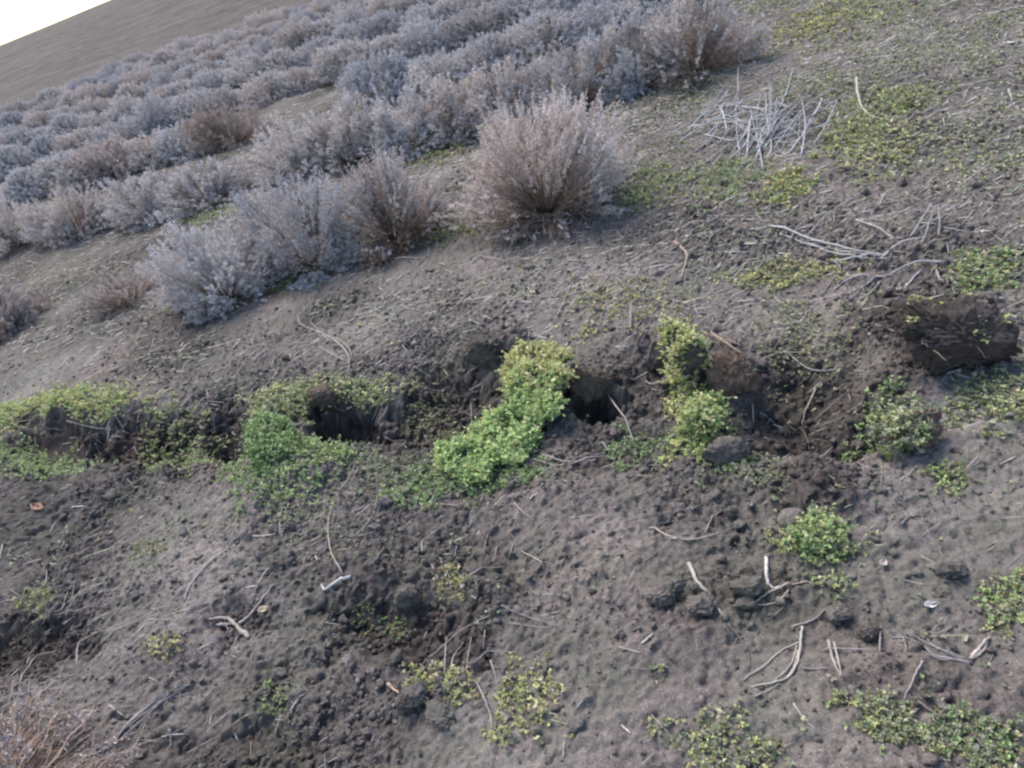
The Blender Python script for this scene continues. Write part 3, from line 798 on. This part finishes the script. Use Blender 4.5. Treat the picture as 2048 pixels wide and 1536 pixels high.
# loose crumbs: nobody could count them
def crumbs(k, lo, hi, base, nm, dug=False, box=(-1.9, 2.6, .6, 3.8)):
    cx = np.stack([rng.uniform(box[0], box[1], k), rng.uniform(box[2], box[3], k)], -1)
    cz, cm, ct = ground_full(cx[:, 0], cx[:, 1])
    keep = rng.uniform(size=k) < (.25 + .75 * np.maximum(ct ** 1.5, cm)) * sstep(-.45, .35, gn2(cx[:, 0] * 5, cx[:, 1] * 5, 81))
    if dug: keep = rng.uniform(size=k) < .55 * sstep(.35, .8, cm)
    cx, cz, cm = cx[keep], cz[keep], cm[keep]; k = len(cx)
    protos = np.stack([clod_arrays(600 + i, (1, .85, .72), base=base, amp=.42, box=.8)[0] for i in range(10)])
    rad = lo * (hi / lo) ** (rng.uniform(0, 1, k) ** 2.2)
    pr = protos[rng.integers(0, 10, k)]
    a = rng.uniform(0, 6.28, k); ca, sa = np.cos(a), np.sin(a)
    Q = pr * rad[:, None, None]
    X = Q[..., 0] * ca[:, None] - Q[..., 1] * sa[:, None]; Y = Q[..., 0] * sa[:, None] + Q[..., 1] * ca[:, None]
    V = np.stack([X + cx[:, 0:1], Y + cx[:, 1:2], Q[..., 2] + (cz + rad * .25)[:, None]], -1)
    nv = len(base[0])
    Fc = (np.arange(k)[:, None, None] * nv + base[1][None]).reshape(-1, 3)
    return V.reshape(-1, 3), Fc, np.repeat(cm, nv), np.repeat(rng.normal(.02, .16, k), nv)
ICO1 = ico(1)
parts = [crumbs(120000, .0022, .0055, ICO1, 'a'), crumbs(17000, .005, .013, ICO2, 'b'), crumbs(900, .012, .024, ICO3, 'c'), crumbs(30000, .005, .016, ICO2, 'd', True),
         crumbs(24000, .004, .013, ICO1, 'e', False, (-3.4, 3.8, 2.7, 6.5))]
off = 0; Vs, Fs, Ms, Ts = [], [], [], []
for V, Fc, mo, to in parts:
    Vs.append(V); Fs.append(Fc + off); Ms.append(mo); Ts.append(to); off += len(V)
Fc = np.concatenate(Fs)
o = mesh_obj('soil_crumbs', np_mesh('soil_crumbs', np.concatenate(Vs), Fc, np.full(len(Fc), 3), MAT_CLOD, attrs={'moist': np.concatenate(Ms), 'tone': np.concatenate(Ts)}))
tag(o, 'small crumbs of broken soil strewn over the ground', 'soil crumbs', None, 'stuff')

# straw litter: nobody could count it
k = 150000
lx = np.stack([rng.uniform(-7, 5.5, k), rng.uniform(.6, 11.0, k)], -1)
rl = sstep(.4, 2.6, lx[:, 0] * .8 + lx[:, 1] * .35 - .6) * sstep(1.5, 3, lx[:, 1]) + .35 * sstep(2.4, 3.2, lx[:, 1])
band = np.exp(-((lx @ et - 3.15) / .45) ** 2) * sstep(-2.2, -.2, lx @ es)
keep = rng.uniform(size=k) < .55 * band + (.12 + .30 * sstep(-.2, .5, gn2(lx[:, 0] * 1.4, lx[:, 1] * 1.4, 90))) * (.55 + 2.2 * rl)
lx = lx[keep]; k = len(lx)
ln = rng.uniform(.012, .08, k) * np.exp(rng.normal(0, .4, k)); az = rng.normal(.35, .8, k)
u5 = np.linspace(-.5, .5, 5)
px = lx[:, 0:1] + np.cos(az)[:, None] * ln[:, None] * u5; py = lx[:, 1:2] + np.sin(az)[:, None] * ln[:, None] * u5
bend = rng.normal(0, .1, k)[:, None] * ln[:, None] * (u5 ** 2 - .1)
px = px - np.sin(az)[:, None] * bend; py = py + np.cos(az)[:, None] * bend
pz = ground(px, py); pm = pz.max(1, keepdims=True)
lin = pz[:, :1] + (pz[:, -1:] - pz[:, :1]) * (u5 + .5)
pz = lin + .45 * np.maximum((pz - lin).max(1, keepdims=True), 0) + .002
DRY = np.array([[.28, .25, .22], [.40, .36, .32], [.20, .17, .15], [.32, .295, .275], [.29, .29, .20], [.37, .355, .335]])
o = mesh_obj('straw_litter', tubes_mesh('straw_litter', np.stack([px, py, pz], -1), (rng.uniform(.0005, .0012, k) * (.6 + .42 * np.hypot(lx[:, 0], lx[:, 1])).clip(1, 3.0))[:, None] * np.array([.8, 1, 1, 1, .6])[None],
             DRY[rng.integers(0, 6, k)] * rng.uniform(.5, 1.15, (k, 1)), 3))
tag(o, 'fine dry straw and broken stalks littering the soil', 'straw litter', None, 'stuff')

# ------------------------------------------------------------------ dry sticks and stalks lying on the soil
PALE, GREYW, TAN, DARKW, WHITE = (.25, .215, .185), (.205, .18, .165), (.25, .185, .135), (.13, .105, .09), (.36, .335, .315)
STICKN = [0]
def stick(name, label, lines, rad, col, lift=0.0, cat='dry stalk', grp='dry sticks and stalks lying on the soil', knots=0.0, m=22):
    STICKN[0] += 1
    r = np.random.default_rng(900 + STICKN[0])
    paths, radii = [], []
    for li, pts in enumerate(lines):
        q = np.asarray([hit(a[0], a[1])[0] + (np.array([0, 0, a[2]]) if len(a) > 2 else 0) for a in pts])
        hgt = np.array([(a[2] if len(a) > 2 else 0.0) for a in pts])
        w = smooth_path(q, m)
        lf = np.interp(np.linspace(0, 1, m), np.linspace(0, 1, len(pts)), hgt)
        gz = ground(w[:, 0], w[:, 1])
        w[:, 2] = np.maximum(w[:, 2], gz)
        # a stiff stalk bridges the hollows under it
        for _ in range(14): w[1:-1, 2] = np.maximum(w[1:-1, 2], (w[:-2, 2] + w[2:, 2]) / 2 * .7 + .3 * w[1:-1, 2])
        rr = rad * .82 * (.78 if li else 1.0) * (r.uniform(.45, 1.25) if len(lines) > 30 else 1)
        w[:, 2] += rr * .7 + lift
        w += r.normal(size=w.shape) * rr * .22 * np.array([1, 1, .5])
        taper = np.linspace(1.15, .55, m)
        kn = 1 + knots * np.maximum(0, np.interp(np.arange(m), np.arange(0, m, 3), r.normal(size=len(np.arange(0, m, 3)))))
        paths.append(w); radii.append(rr * taper * kn)
    paths = np.array(paths); radii = np.array(radii)
    c0 = paths.reshape(-1, 3).mean(0)
    cols = np.tile(np.array(col), (len(paths), 1)) * (r.uniform(.55, 1.2, (len(paths), 1)) if len(lines) > 8 else r.uniform(.9, 1.1, (len(paths), 1)))
    o = mesh_obj(name, tubes_mesh(name, paths - c0, radii, cols, 6), None, c0)
    return tag(o, label, cat, grp)

def S(label, *lines, r=.003, c=PALE, name='dry_stalk', cat='dry stalk', **kw): return stick(name, label, lines, r, c, cat=cat, **kw)

# lower left
S('long thin curved stalk arching down to the bleached hooked root', [(687, 1152), (664, 1110), (658, 1053), (671, 996), (700, 954), (713, 920)], r=.0026)
S('bleached white hooked root at the foot of the long curved stalk', [(702, 1156), (664, 1173), (649, 1182), (644, 1170)], r=.006, c=WHITE, name='dry_root', cat='root')
S('thick gnarled pale root with a side branch in left foreground', [(500, 1278), (481, 1263), (458, 1242), (420, 1240)], [(481, 1250), (511, 1221), (549, 1171)], [(470, 1250), (445, 1252), (432, 1252)], r=.0075, c=PALE, name='dry_root', cat='root', knots=.35)
S('thick pale bent stick above the gnarled root', [(370, 1202), (381, 1175), (416, 1129), (454, 1103)], r=.0042)
S('short upright pale stalk below the round green clump', [(565, 1076), (561, 1045), (572, 1003)], r=.003)
S('long dark twig curving up from the bottom left bush', [(153, 1331), (164, 1293), (202, 1259), (248, 1209), (275, 1152)], r=.0024, c=GREYW)
S('pale crooked stalk left of the yellow weed sprig', [(206, 1286), (236, 1259), (267, 1251), (332, 1213)], r=.003)
S('thick sheaf of grey dry stalks lying beside the bottom left bush', [(145, 1534), (214, 1499), (267, 1442), (324, 1400), (385, 1373)], [(220, 1500), (275, 1452), (330, 1405), (388, 1388)], [(225, 1490), (268, 1440), (318, 1396), (365, 1372)],
  [(240, 1470), (290, 1425), (340, 1395), (384, 1365)], [(160, 1528), (228, 1486), (280, 1440), (345, 1388), (372, 1380)], [(262, 1440), (300, 1412), (350, 1380)], r=.0036, c=GREYW, name='stalk_bundle', cat='stalk bundle')
S('little fan of three pale stalks near the left edge', [(88, 1251), (126, 1217), (141, 1179)], [(133, 1236), (164, 1179), (164, 1164)], [(105, 1243), (140, 1205), (150, 1165)], r=.003, c=GREYW, name='stalk_bundle', cat='stalk bundle')
S('short white stick standing beside the little green sprig', [(584, 1427), (595, 1404), (610, 1389)], r=.0032, c=WHITE)
S('straight grey stalk pointing at the thick bent stick', [(362, 1095), (420, 1061)], r=.0026, c=GREYW)
S('short grey stalk in the dark soil at left', [(153, 1118), (183, 1091)], r=.0025, c=GREYW)
S('bent grey twig over the dark hollow at left edge', [(42, 1366), (76, 1320), (126, 1309)], r=.0026, c=GREYW)
S('hooked thin twig right of the left yellow tuft', [(126, 1175), (141, 1158), (175, 1152)], r=.0022, c=GREYW)
S('tiny white chip of stalk left of the gnarled root', [(366, 1270), (381, 1263)], r=.0028, c=WHITE)
S('stubby whitish stalk right of the grey sheaf', [(340, 1461), (343, 1492)], r=.004, c=PALE)
S('pale stalk between the bottom left bush and the grey sheaf', [(156, 1492), (179, 1473), (214, 1438)], r=.003, c=TAN)
S('thin twig below the stubby whitish stalk', [(263, 1500), (328, 1476), (381, 1450)], r=.002, c=GREYW)
S('tiny upright stalk right of the grey sheaf', [(420, 1450), (423, 1431)], r=.0025)
S('thin dry twig leaning over soil above the dark left hollow', [(60, 1262), (110, 1238), (160, 1226)], r=.002, c=GREYW)
# lower middle
S('curved thin stalk above the dark foreground hollow', [(845, 1110), (847, 1083), (875, 1061)], r=.0026)
S('straight pale stalk on bare soil in the centre foreground', [(1043, 1104), (1066, 1118), (1089, 1144)], r=.0025)
S('thin stalk touching the pale yellow tuft', [(936, 1156), (959, 1141), (1013, 1135)], r=.0024)
S('long grey twig crossing the floor of the dark foreground hollow', [(845, 1331), (914, 1278), (959, 1244), (1013, 1225)], r=.0026, c=GREYW)
S('long thin twig running right from the hollow over bare soil', [(1001, 1211), (1043, 1232), (1116, 1255)], [(1010, 1253), (1060, 1254), (1098, 1255)], r=.0021, c=GREYW)
S('thick leaning stalk left of three above the pale weed strip', [(889, 1352), (893, 1318, .02), (896, 1290, .03)], r=.003, c=GREYW)
S('curved stalk second of those standing above the pale weed strip', [(902, 1345), (910, 1318, .01), (929, 1296, .02)], r=.0028, c=GREYW)
S('straight stalk third of those standing above the pale weed strip', [(933, 1347), (938, 1315, .01), (944, 1285, .02)], r=.0026, c=GREYW)
S('short stalk rightmost of those above the pale weed strip', [(967, 1301), (970, 1280, .01), (971, 1265, .01)], r=.0026, c=GREYW)
S('bent grey stalk below the short rightmost one', [(948, 1333), (965, 1315), (985, 1308), (1000, 1309)], r=.0024, c=GREYW)
S('straight long stalk at the lower left corner of the green slab', [(797, 1000), (828, 966), (858, 934)], r=.0028)
S('bent pale stalk just below the green slab', [(879, 1007), (910, 984)], [(879, 1009), (914, 1015), (944, 1007)], r=.0027)
S('short bright stick on bare soil at the right centre', [(1284, 1288), (1305, 1269)], r=.0036, c=WHITE)
S('short pale stick by the yellowish weeds of the bottom edge', [(1244, 1452), (1261, 1469)], r=.0034, c=WHITE)
S('short white splinter right below the green slab', [(1061, 1000), (1076, 986)], r=.003, c=WHITE)
S('wavy stalk hanging down beside the yellow bottom cluster', [(952, 1366), (975, 1415), (984, 1446), (982, 1477)], r=.0026, c=GREYW)
S('stubby brown stick left of the pale weed strip', [(776, 1370), (799, 1389)], r=.0048, c=TAN)
S('pale forked stalk right of the long curved stalk', [(715, 1072), (746, 1030), (757, 996)], [(715, 1074), (735, 1068), (755, 1064)], r=.0028)
S('short stalk leaning into the yellow bottom cluster', [(982, 1324), (994, 1366)], r=.0024)
S('whitish stalk stub at the bottom edge in the middle', [(1127, 1515), (1129, 1484)], r=.0036, c=PALE)
for i, (a, b, w) in enumerate([((803, 1091), (797, 1114), 'leftmost'), ((914, 1095), (908, 1118), 'second'), ((975, 1072), (967, 1103), 'third'), ((994, 1095), (986, 1126), 'fourth'), ((1026, 1091), (1017, 1120), 'rightmost')]):
    S(f'{w} of five short parallel stalks on the brown rim above the hollow', [a, b], r=.0022, c=GREYW, grp='short parallel stalks above the hollow')
# lower right
S('thick knotty pale stick on cloddy soil left of the loop', [(1378, 1129), (1392, 1164), (1418, 1194), (1443, 1230)], r=.0062, c=PALE, knots=.35, name='dry_stick', cat='stick')
S('bleached root with a white hooked end above the loop', [(1533, 1114), (1533, 1156), (1544, 1179), (1559, 1175)], r=.0055, c=WHITE, name='dry_root', cat='root', knots=.2)
S('thin bleached loop of root lying on dark soil', [(1584, 1175), (1560, 1180), (1530, 1192), (1513, 1206), (1510, 1213)], [(1584, 1175), (1559, 1202), (1517, 1217), (1487, 1213)], [(1584, 1172), (1610, 1165), (1632, 1170)], r=.0034, c=PALE, name='dry_root', cat='root')
S('forked bleached branch sweeping down left in the lower right', [(1603, 1255), (1601, 1286), (1594, 1328), (1575, 1358), (1536, 1371), (1502, 1377)], [(1597, 1287), (1563, 1305), (1529, 1335), (1487, 1364)],
  [(1594, 1289), (1582, 1331), (1544, 1369)], [(1598, 1300), (1588, 1335), (1570, 1360)], r=.0038, c=PALE, name='dry_branch', cat='branch')
S('pair of straight pale stalks crossed by the thin level one', [(1657, 1282), (1666, 1324), (1681, 1354)], [(1668, 1287), (1678, 1328), (1683, 1354)], r=.004, c=GREYW)
S('thin level stalk crossing the straight pale pair', [(1643, 1307), (1700, 1305), (1754, 1303)], r=.0026, c=GREYW, lift=.006)
S('straight slanting stalk alone on grey soil at lower right', [(1845, 1324), (1826, 1362), (1807, 1402)], r=.003, c=GREYW)
S('sheaf of long thin stalks meeting the thick stub at right', [(1944, 1328), (1872, 1316), (1834, 1289), (1784, 1278)], [(1944, 1328), (1910, 1316), (1864, 1293), (1822, 1270)], [(1930, 1322), (1872, 1298), (1850, 1274)], [(1940, 1330), (1880, 1322), (1820, 1296)], r=.003, c=GREYW, name='stalk_bundle', cat='stalk bundle')
S('thick pale stub at the right end of the thin stalk sheaf', [(1941, 1322), (1960, 1298), (1979, 1278)], [(1948, 1320), (1968, 1300), (1974, 1284)], r=.0052, c=PALE, name='dry_stick', cat='stick')
S('thin forked stalk with one raised arm on grey soil', [(1300, 1057), (1338, 1076), (1380, 1085), (1441, 1066)], [(1411, 1068), (1426, 1034), (1453, 1019)], [(1330, 1076), (1350, 1082), (1392, 1082)], r=.003)
S('curved dark twig between the loop and the light clod', [(1582, 1255), (1624, 1244), (1658, 1213)], r=.0028, c=GREYW)
S('faint bent stalk on streaky soil above the white leaf', [(1803, 1053), (1819, 1036), (1849, 1032)], r=.0025, c=GREYW)
S('short curved stalk above the lower right yellow weeds', [(1586, 1408), (1605, 1438), (1632, 1463)], r=.0026, c=GREYW)
S('short level stalk right of the forked bleached branch', [(1605, 1339), (1653, 1340)], r=.003, c=GREYW)
S('slim stalk under the forked bleached branch', [(1510, 1396), (1559, 1369)], r=.0026, c=GREYW)
S('short upright stalk right of the crossed pair', [(1761, 1255), (1759, 1305)], r=.003, c=GREYW)
S('thin twig left of the forked bleached branch', [(1456, 1250), (1491, 1293), (1500, 1335)], r=.0022, c=DARKW)
S('long dark twig trailing to the bottom right corner', [(1834, 1404), (1880, 1438), (1925, 1457), (1972, 1500), (2024, 1536)], r=.0026, c=DARKW)
S('short slanting stalk above the bottom right weeds', [(1815, 1440), (1842, 1415)], r=.0022, c=GREYW)
S('thin stalk slanting over the soil right of the round clump', [(1872, 1270), (1905, 1255)], r=.0022, c=GREYW)
# trench
S('long pale arched stalk over dark soil right of the slab', [(1214, 790), (1251, 842), (1272, 900)], r=.0036)
S('forked pale stalks lying right of the lower slab end', [(1204, 886), (1221, 907), (1245, 893), (1252, 879)], [(1210, 907), (1146, 919)], [(1067, 920), (1128, 934), (1217, 917)], [(1207, 937), (1245, 920)], [(1085, 912), (1150, 930), (1220, 912)], r=.0036, name='dry_branch', cat='branch')
S('longer of two sticks leaning on soil right of black hole', [(746, 846), (759, 808), (790, 770)], r=.0046, c=PALE, name='dry_stick', cat='stick')
S('shorter of two sticks leaning on soil right of black hole', [(756, 862), (768, 830), (780, 800)], r=.004, c=PALE, name='dry_stick', cat='stick')
S('bleached forked plant skeleton standing behind the black hole', [(697, 751), (697, 717, .02), (663, 686, .03), (608, 662, .03), (598, 641, .02)], [(697, 740), (703, 712, .02), (680, 690, .03), (640, 682, .03)], [(690, 725, .01), (665, 715, .02), (640, 700, .02)], [(660, 690, .02), (640, 670, .02), (622, 650, .02)], r=.0036, c=PALE, name='dry_branch', cat='branch')
S('pale curved root hanging in the black hole', [(668, 822, .02), (690, 830, .02), (708, 820, .02)], r=.0028, c=PALE, name='dry_root', cat='root')
S('arched pale stalk on bare soil behind the trench', [(944, 527), (964, 515), (1019, 526)], r=.004)
S('bent pale branch at the foot of the tan open bush', [(790, 519), (852, 517), (858, 495)], [(852, 517), (811, 555)], r=.005, c=PALE, name='dry_branch', cat='branch')
S('thick twisted woody foot lying before the tan open bush', [(730, 525), (775, 480), (800, 450), (855, 443)], [(770, 485), (800, 475), (822, 470)], [(760, 500), (740, 520), (725, 540)], r=.0085, c=TAN, name='dry_branch', cat='branch')
S('straight thin stalk slanting on soil left of the standing stub', [(1115, 633), (1142, 575), (1169, 531)], r=.0036)
S('pale stub standing on soil behind the upright sod', [(1262, 661), (1262, 638, .02), (1262, 622, .03)], r=.0055, c=PALE)
S('short pale stalk standing on the dug slope', [(942, 806), (943, 826), (944, 845)], r=.003, c=GREYW)
S('thin level stalk across the dug slope left of slab', [(835, 785), (870, 784), (903, 779)], r=.0022, c=GREYW)
S('short pale stalk left of the green slab corner', [(807, 934), (845, 944)], r=.0028)
S('short white stalk left of the tall upright sod', [(1289, 767), (1322, 774)], r=.003, c=PALE)
S('bent grey branch lying in the broad shallow pit', [(1556, 697), (1592, 723), (1625, 745), (1673, 741)], r=.0046, c=GREYW, name='dry_branch', cat='branch')
S('curved stalk standing in the middle of the broad pit', [(1632, 778), (1614, 818), (1603, 854)], r=.004, c=GREYW)
S('orange tinted curved stalk on soil behind the upright sod', [(1347, 486), (1373, 511), (1362, 559)], r=.0065, c=(.30, .215, .16))
S('bright short stick before the biggest dark sod', [(1895, 748), (1921, 739)], r=.0034, c=WHITE)
S('thin curved stalk below the biggest dark sod', [(1884, 763), (1928, 789), (1965, 803)], r=.0024, c=GREYW)
S('short pale stalk in front of the broad pit', [(1640, 920), (1665, 894)], r=.003)
S('bundle of straw draped over the reddish brown clod', [(1420, 679, .03), (1475, 712, .02), (1526, 730)], [(1400, 686, .05), (1440, 700, .04), (1490, 720, .01)], [(1430, 690, .03), (1455, 695, .03), (1480, 702, .02)], r=.003, c=TAN, name='stalk_bundle', cat='stalk bundle')
S('bent thin stalk leaning on the lower yellow green sod', [(1333, 843), (1351, 821), (1402, 825, .02)], r=.0026)
S('thin stalk across the leftmost holes of the trench', [(140, 855, .04), (190, 868, .04), (232, 870, .03)], r=.0028, c=GREYW)
S('short white chip of stalk on the path left of centre', [(400, 711), (418, 710)], r=.0035, c=WHITE)
# right and top right
S('heap of bleached branches, remains of an uprooted lavender bush', [(1537, 453), (1610, 478), (1683, 504), (1767, 515)], [(1618, 471), (1651, 442, .02), (1727, 394, .03)], [(1713, 442), (1757, 467, .02), (1789, 486)],
  [(1819, 478), (1840, 455, .03), (1859, 431, .05)], [(1844, 489), (1856, 460, .03), (1866, 435, .05)], [(1877, 475), (1876, 455, .03), (1870, 435, .05)], [(1767, 555), (1705, 558), (1665, 584)], [(1884, 526), (1825, 541, .03), (1767, 558)],
  [(1757, 558), (1735, 573), (1702, 599)], [(1760, 566), (1740, 586), (1716, 606)], [(1651, 522), (1680, 547), (1643, 591)], [(1767, 515), (1700, 520), (1651, 524)], [(1811, 577), (1840, 544)], [(1870, 537), (1884, 573)], [(1906, 547), (1939, 573)],
  [(1600, 490), (1690, 512), (1780, 510)], [(1640, 500), (1720, 525), (1800, 520)], [(1560, 470), (1640, 496), (1720, 500)], [(1760, 520), (1800, 500, .03), (1850, 490, .03)], r=.0062, c=(.29, .265, .25), name='branch_heap', cat='branch heap', grp=None)
heap = []
rr = np.random.default_rng(77)
for _ in range(120):
    a, b = rr.normal(1525, 52), rr.normal(255, 26)
    L = rr.uniform(35, 125); an = math.radians(rr.normal(-32, 30)); bow = rr.normal(0, 9)
    heap.append([(a - L / 2 * math.cos(an), b - L / 2 * math.sin(an), .0), (a + bow * .4, b + bow, rr.uniform(.0, .07)), (a + L / 2 * math.cos(an), b + L / 2 * math.sin(an), rr.uniform(0, .06))])
stick('stalk_pile', 'pile of grey dry lavender stalks on the weedy ground upper right', heap, .0052, (.34, .32, .31), cat='stalk pile', grp=None, m=12)
S('broad pale arched blade left of the bright yellow strip', [(1709, 179, .06), (1716, 212, .03), (1735, 232), (1767, 241)], r=.008, c=(.24, .24, .19))
S('thin curved stalk in front of the grey stalk pile', [(1552, 314), (1592, 321), (1647, 303), (1680, 290)], [(1590, 285), (1620, 300), (1647, 303)], r=.0042)
S('short stalk lying across the deep green patch', [(1472, 351), (1490, 332), (1508, 314)], r=.0055, c=GREYW)
S('short pale blade at the right edge near the top', [(2016, 183), (2023, 205)], r=.008, c=PALE)
S('long faint stalk slanting above the yellow patch', [(1765, 172), (1800, 158), (1835, 142)], r=.005, c=GREYW)
S('short stalk on grey soil at the right edge, upper part', [(1838, 300), (1872, 276)], r=.005, c=GREYW)
S('thin stalk on soil right of the deep green patch', [(1580, 480), (1603, 450), (1650, 432)], r=.004, c=GREYW)

# fallen leaves
def dry_leaf(u, v, L, W, col, lab, seed, rz=0):
    p = hit(u, v)[0]; r = np.random.default_rng(seed)
    a = np.linspace(0, 1, 9); b = np.linspace(-1, 1, 5)
    A, B = np.meshgrid(a, b, indexing='ij')
    wid = np.sin(np.pi * A ** .8) * W
    V = np.stack([(A - .5) * L, B * wid / 2, .35 * W * B * B + .25 * L * (A - .5) ** 2 + .05 * L * vn2(A * 5, B * 3, seed)], -1).reshape(-1, 3)
    i = np.arange(45).reshape(9, 5)
    Fq = np.stack([i[:-1, :-1], i[1:, :-1], i[1:, 1:], i[:-1, 1:]], -1).reshape(-1, 4)
    o = mesh_obj('dry_leaf', np_mesh('dry_leaf', V, Fq, np.full(len(Fq), 4), MAT_WOOD, np.tile(col, (45, 1))), None, (p[0], p[1], p[2] + .004))
    o.rotation_euler = (.15, .1, rz)
    sm = o.modifiers.new('thickness', 'SOLIDIFY'); sm.thickness = .0008
    return tag(o, lab, 'leaf', None)
dry_leaf(1861, 1213, .034, .016, (.45, .43, .41), 'small white dry leaf on dark soil at the right', 1, .1)
dry_leaf(78, 1018, .075, .035, (.27, .155, .10), 'curled orange brown dry leaf near the left edge below the trench', 2, -.5)
dry_leaf(528, 1222, .035, .022, (.46, .39, .28), 'pale crumpled leaf beside the gnarled root', 3, .4)
dry_leaf(1765, 1130, .03, .018, (.27, .24, .22), 'pale torn leaf on soil right of the shaggy clump', 4, .9)

# ------------------------------------------------------------------ light, sky, camera
SUN_EL, SUN_AZ = math.radians(48), math.radians(-38)      # azimuth from +Y towards +X
w = bpy.data.worlds.new('World'); scene.world = w; w.use_nodes = True
nt = w.node_tree; bg = nt.nodes['Background']
sky = nt.nodes.new('ShaderNodeTexSky'); sky.sky_type = 'NISHITA'; sky.sun_disc = False
sky.sun_elevation = SUN_EL; sky.sun_rotation = SUN_AZ
sky.air_density = 1.0; sky.dust_density = .6; sky.ozone_density = 1.0
nt.links.new(sky.outputs[0], bg.inputs[0]); bg.inputs[1].default_value = .085
sd = bpy.data.lights.new('sun', 'SUN'); sd.energy = 1.5; sd.angle = math.radians(38); sd.color = (1, .94, .87)
so = bpy.data.objects.new('sun', sd); COL.objects.link(so)
to_sun = Vector((math.sin(SUN_AZ) * math.cos(SUN_EL), math.cos(SUN_AZ) * math.cos(SUN_EL), math.sin(SUN_EL)))
so.rotation_euler = to_sun.to_track_quat('Z', 'Y').to_euler()

cd = bpy.data.cameras.new('camera'); cd.sensor_width = 36; cd.lens = 36 * F / 2048; cd.clip_start = .05; cd.clip_end = 1000
co = bpy.data.objects.new('camera', cd); COL.objects.link(co)
co.location = CAM; co.rotation_euler = Rm.to_euler()
cd.dof.use_dof = False
scene.camera = co

scene.view_settings.view_transform = 'Standard'; scene.view_settings.look = 'None'
scene.view_settings.gamma = 1.0; scene.view_settings.exposure = 2.36
scene.cycles.use_denoising = True
scene.cycles.max_bounces = 6; scene.cycles.diffuse_bounces = 3
scene.cycles.filter_width = 2.4
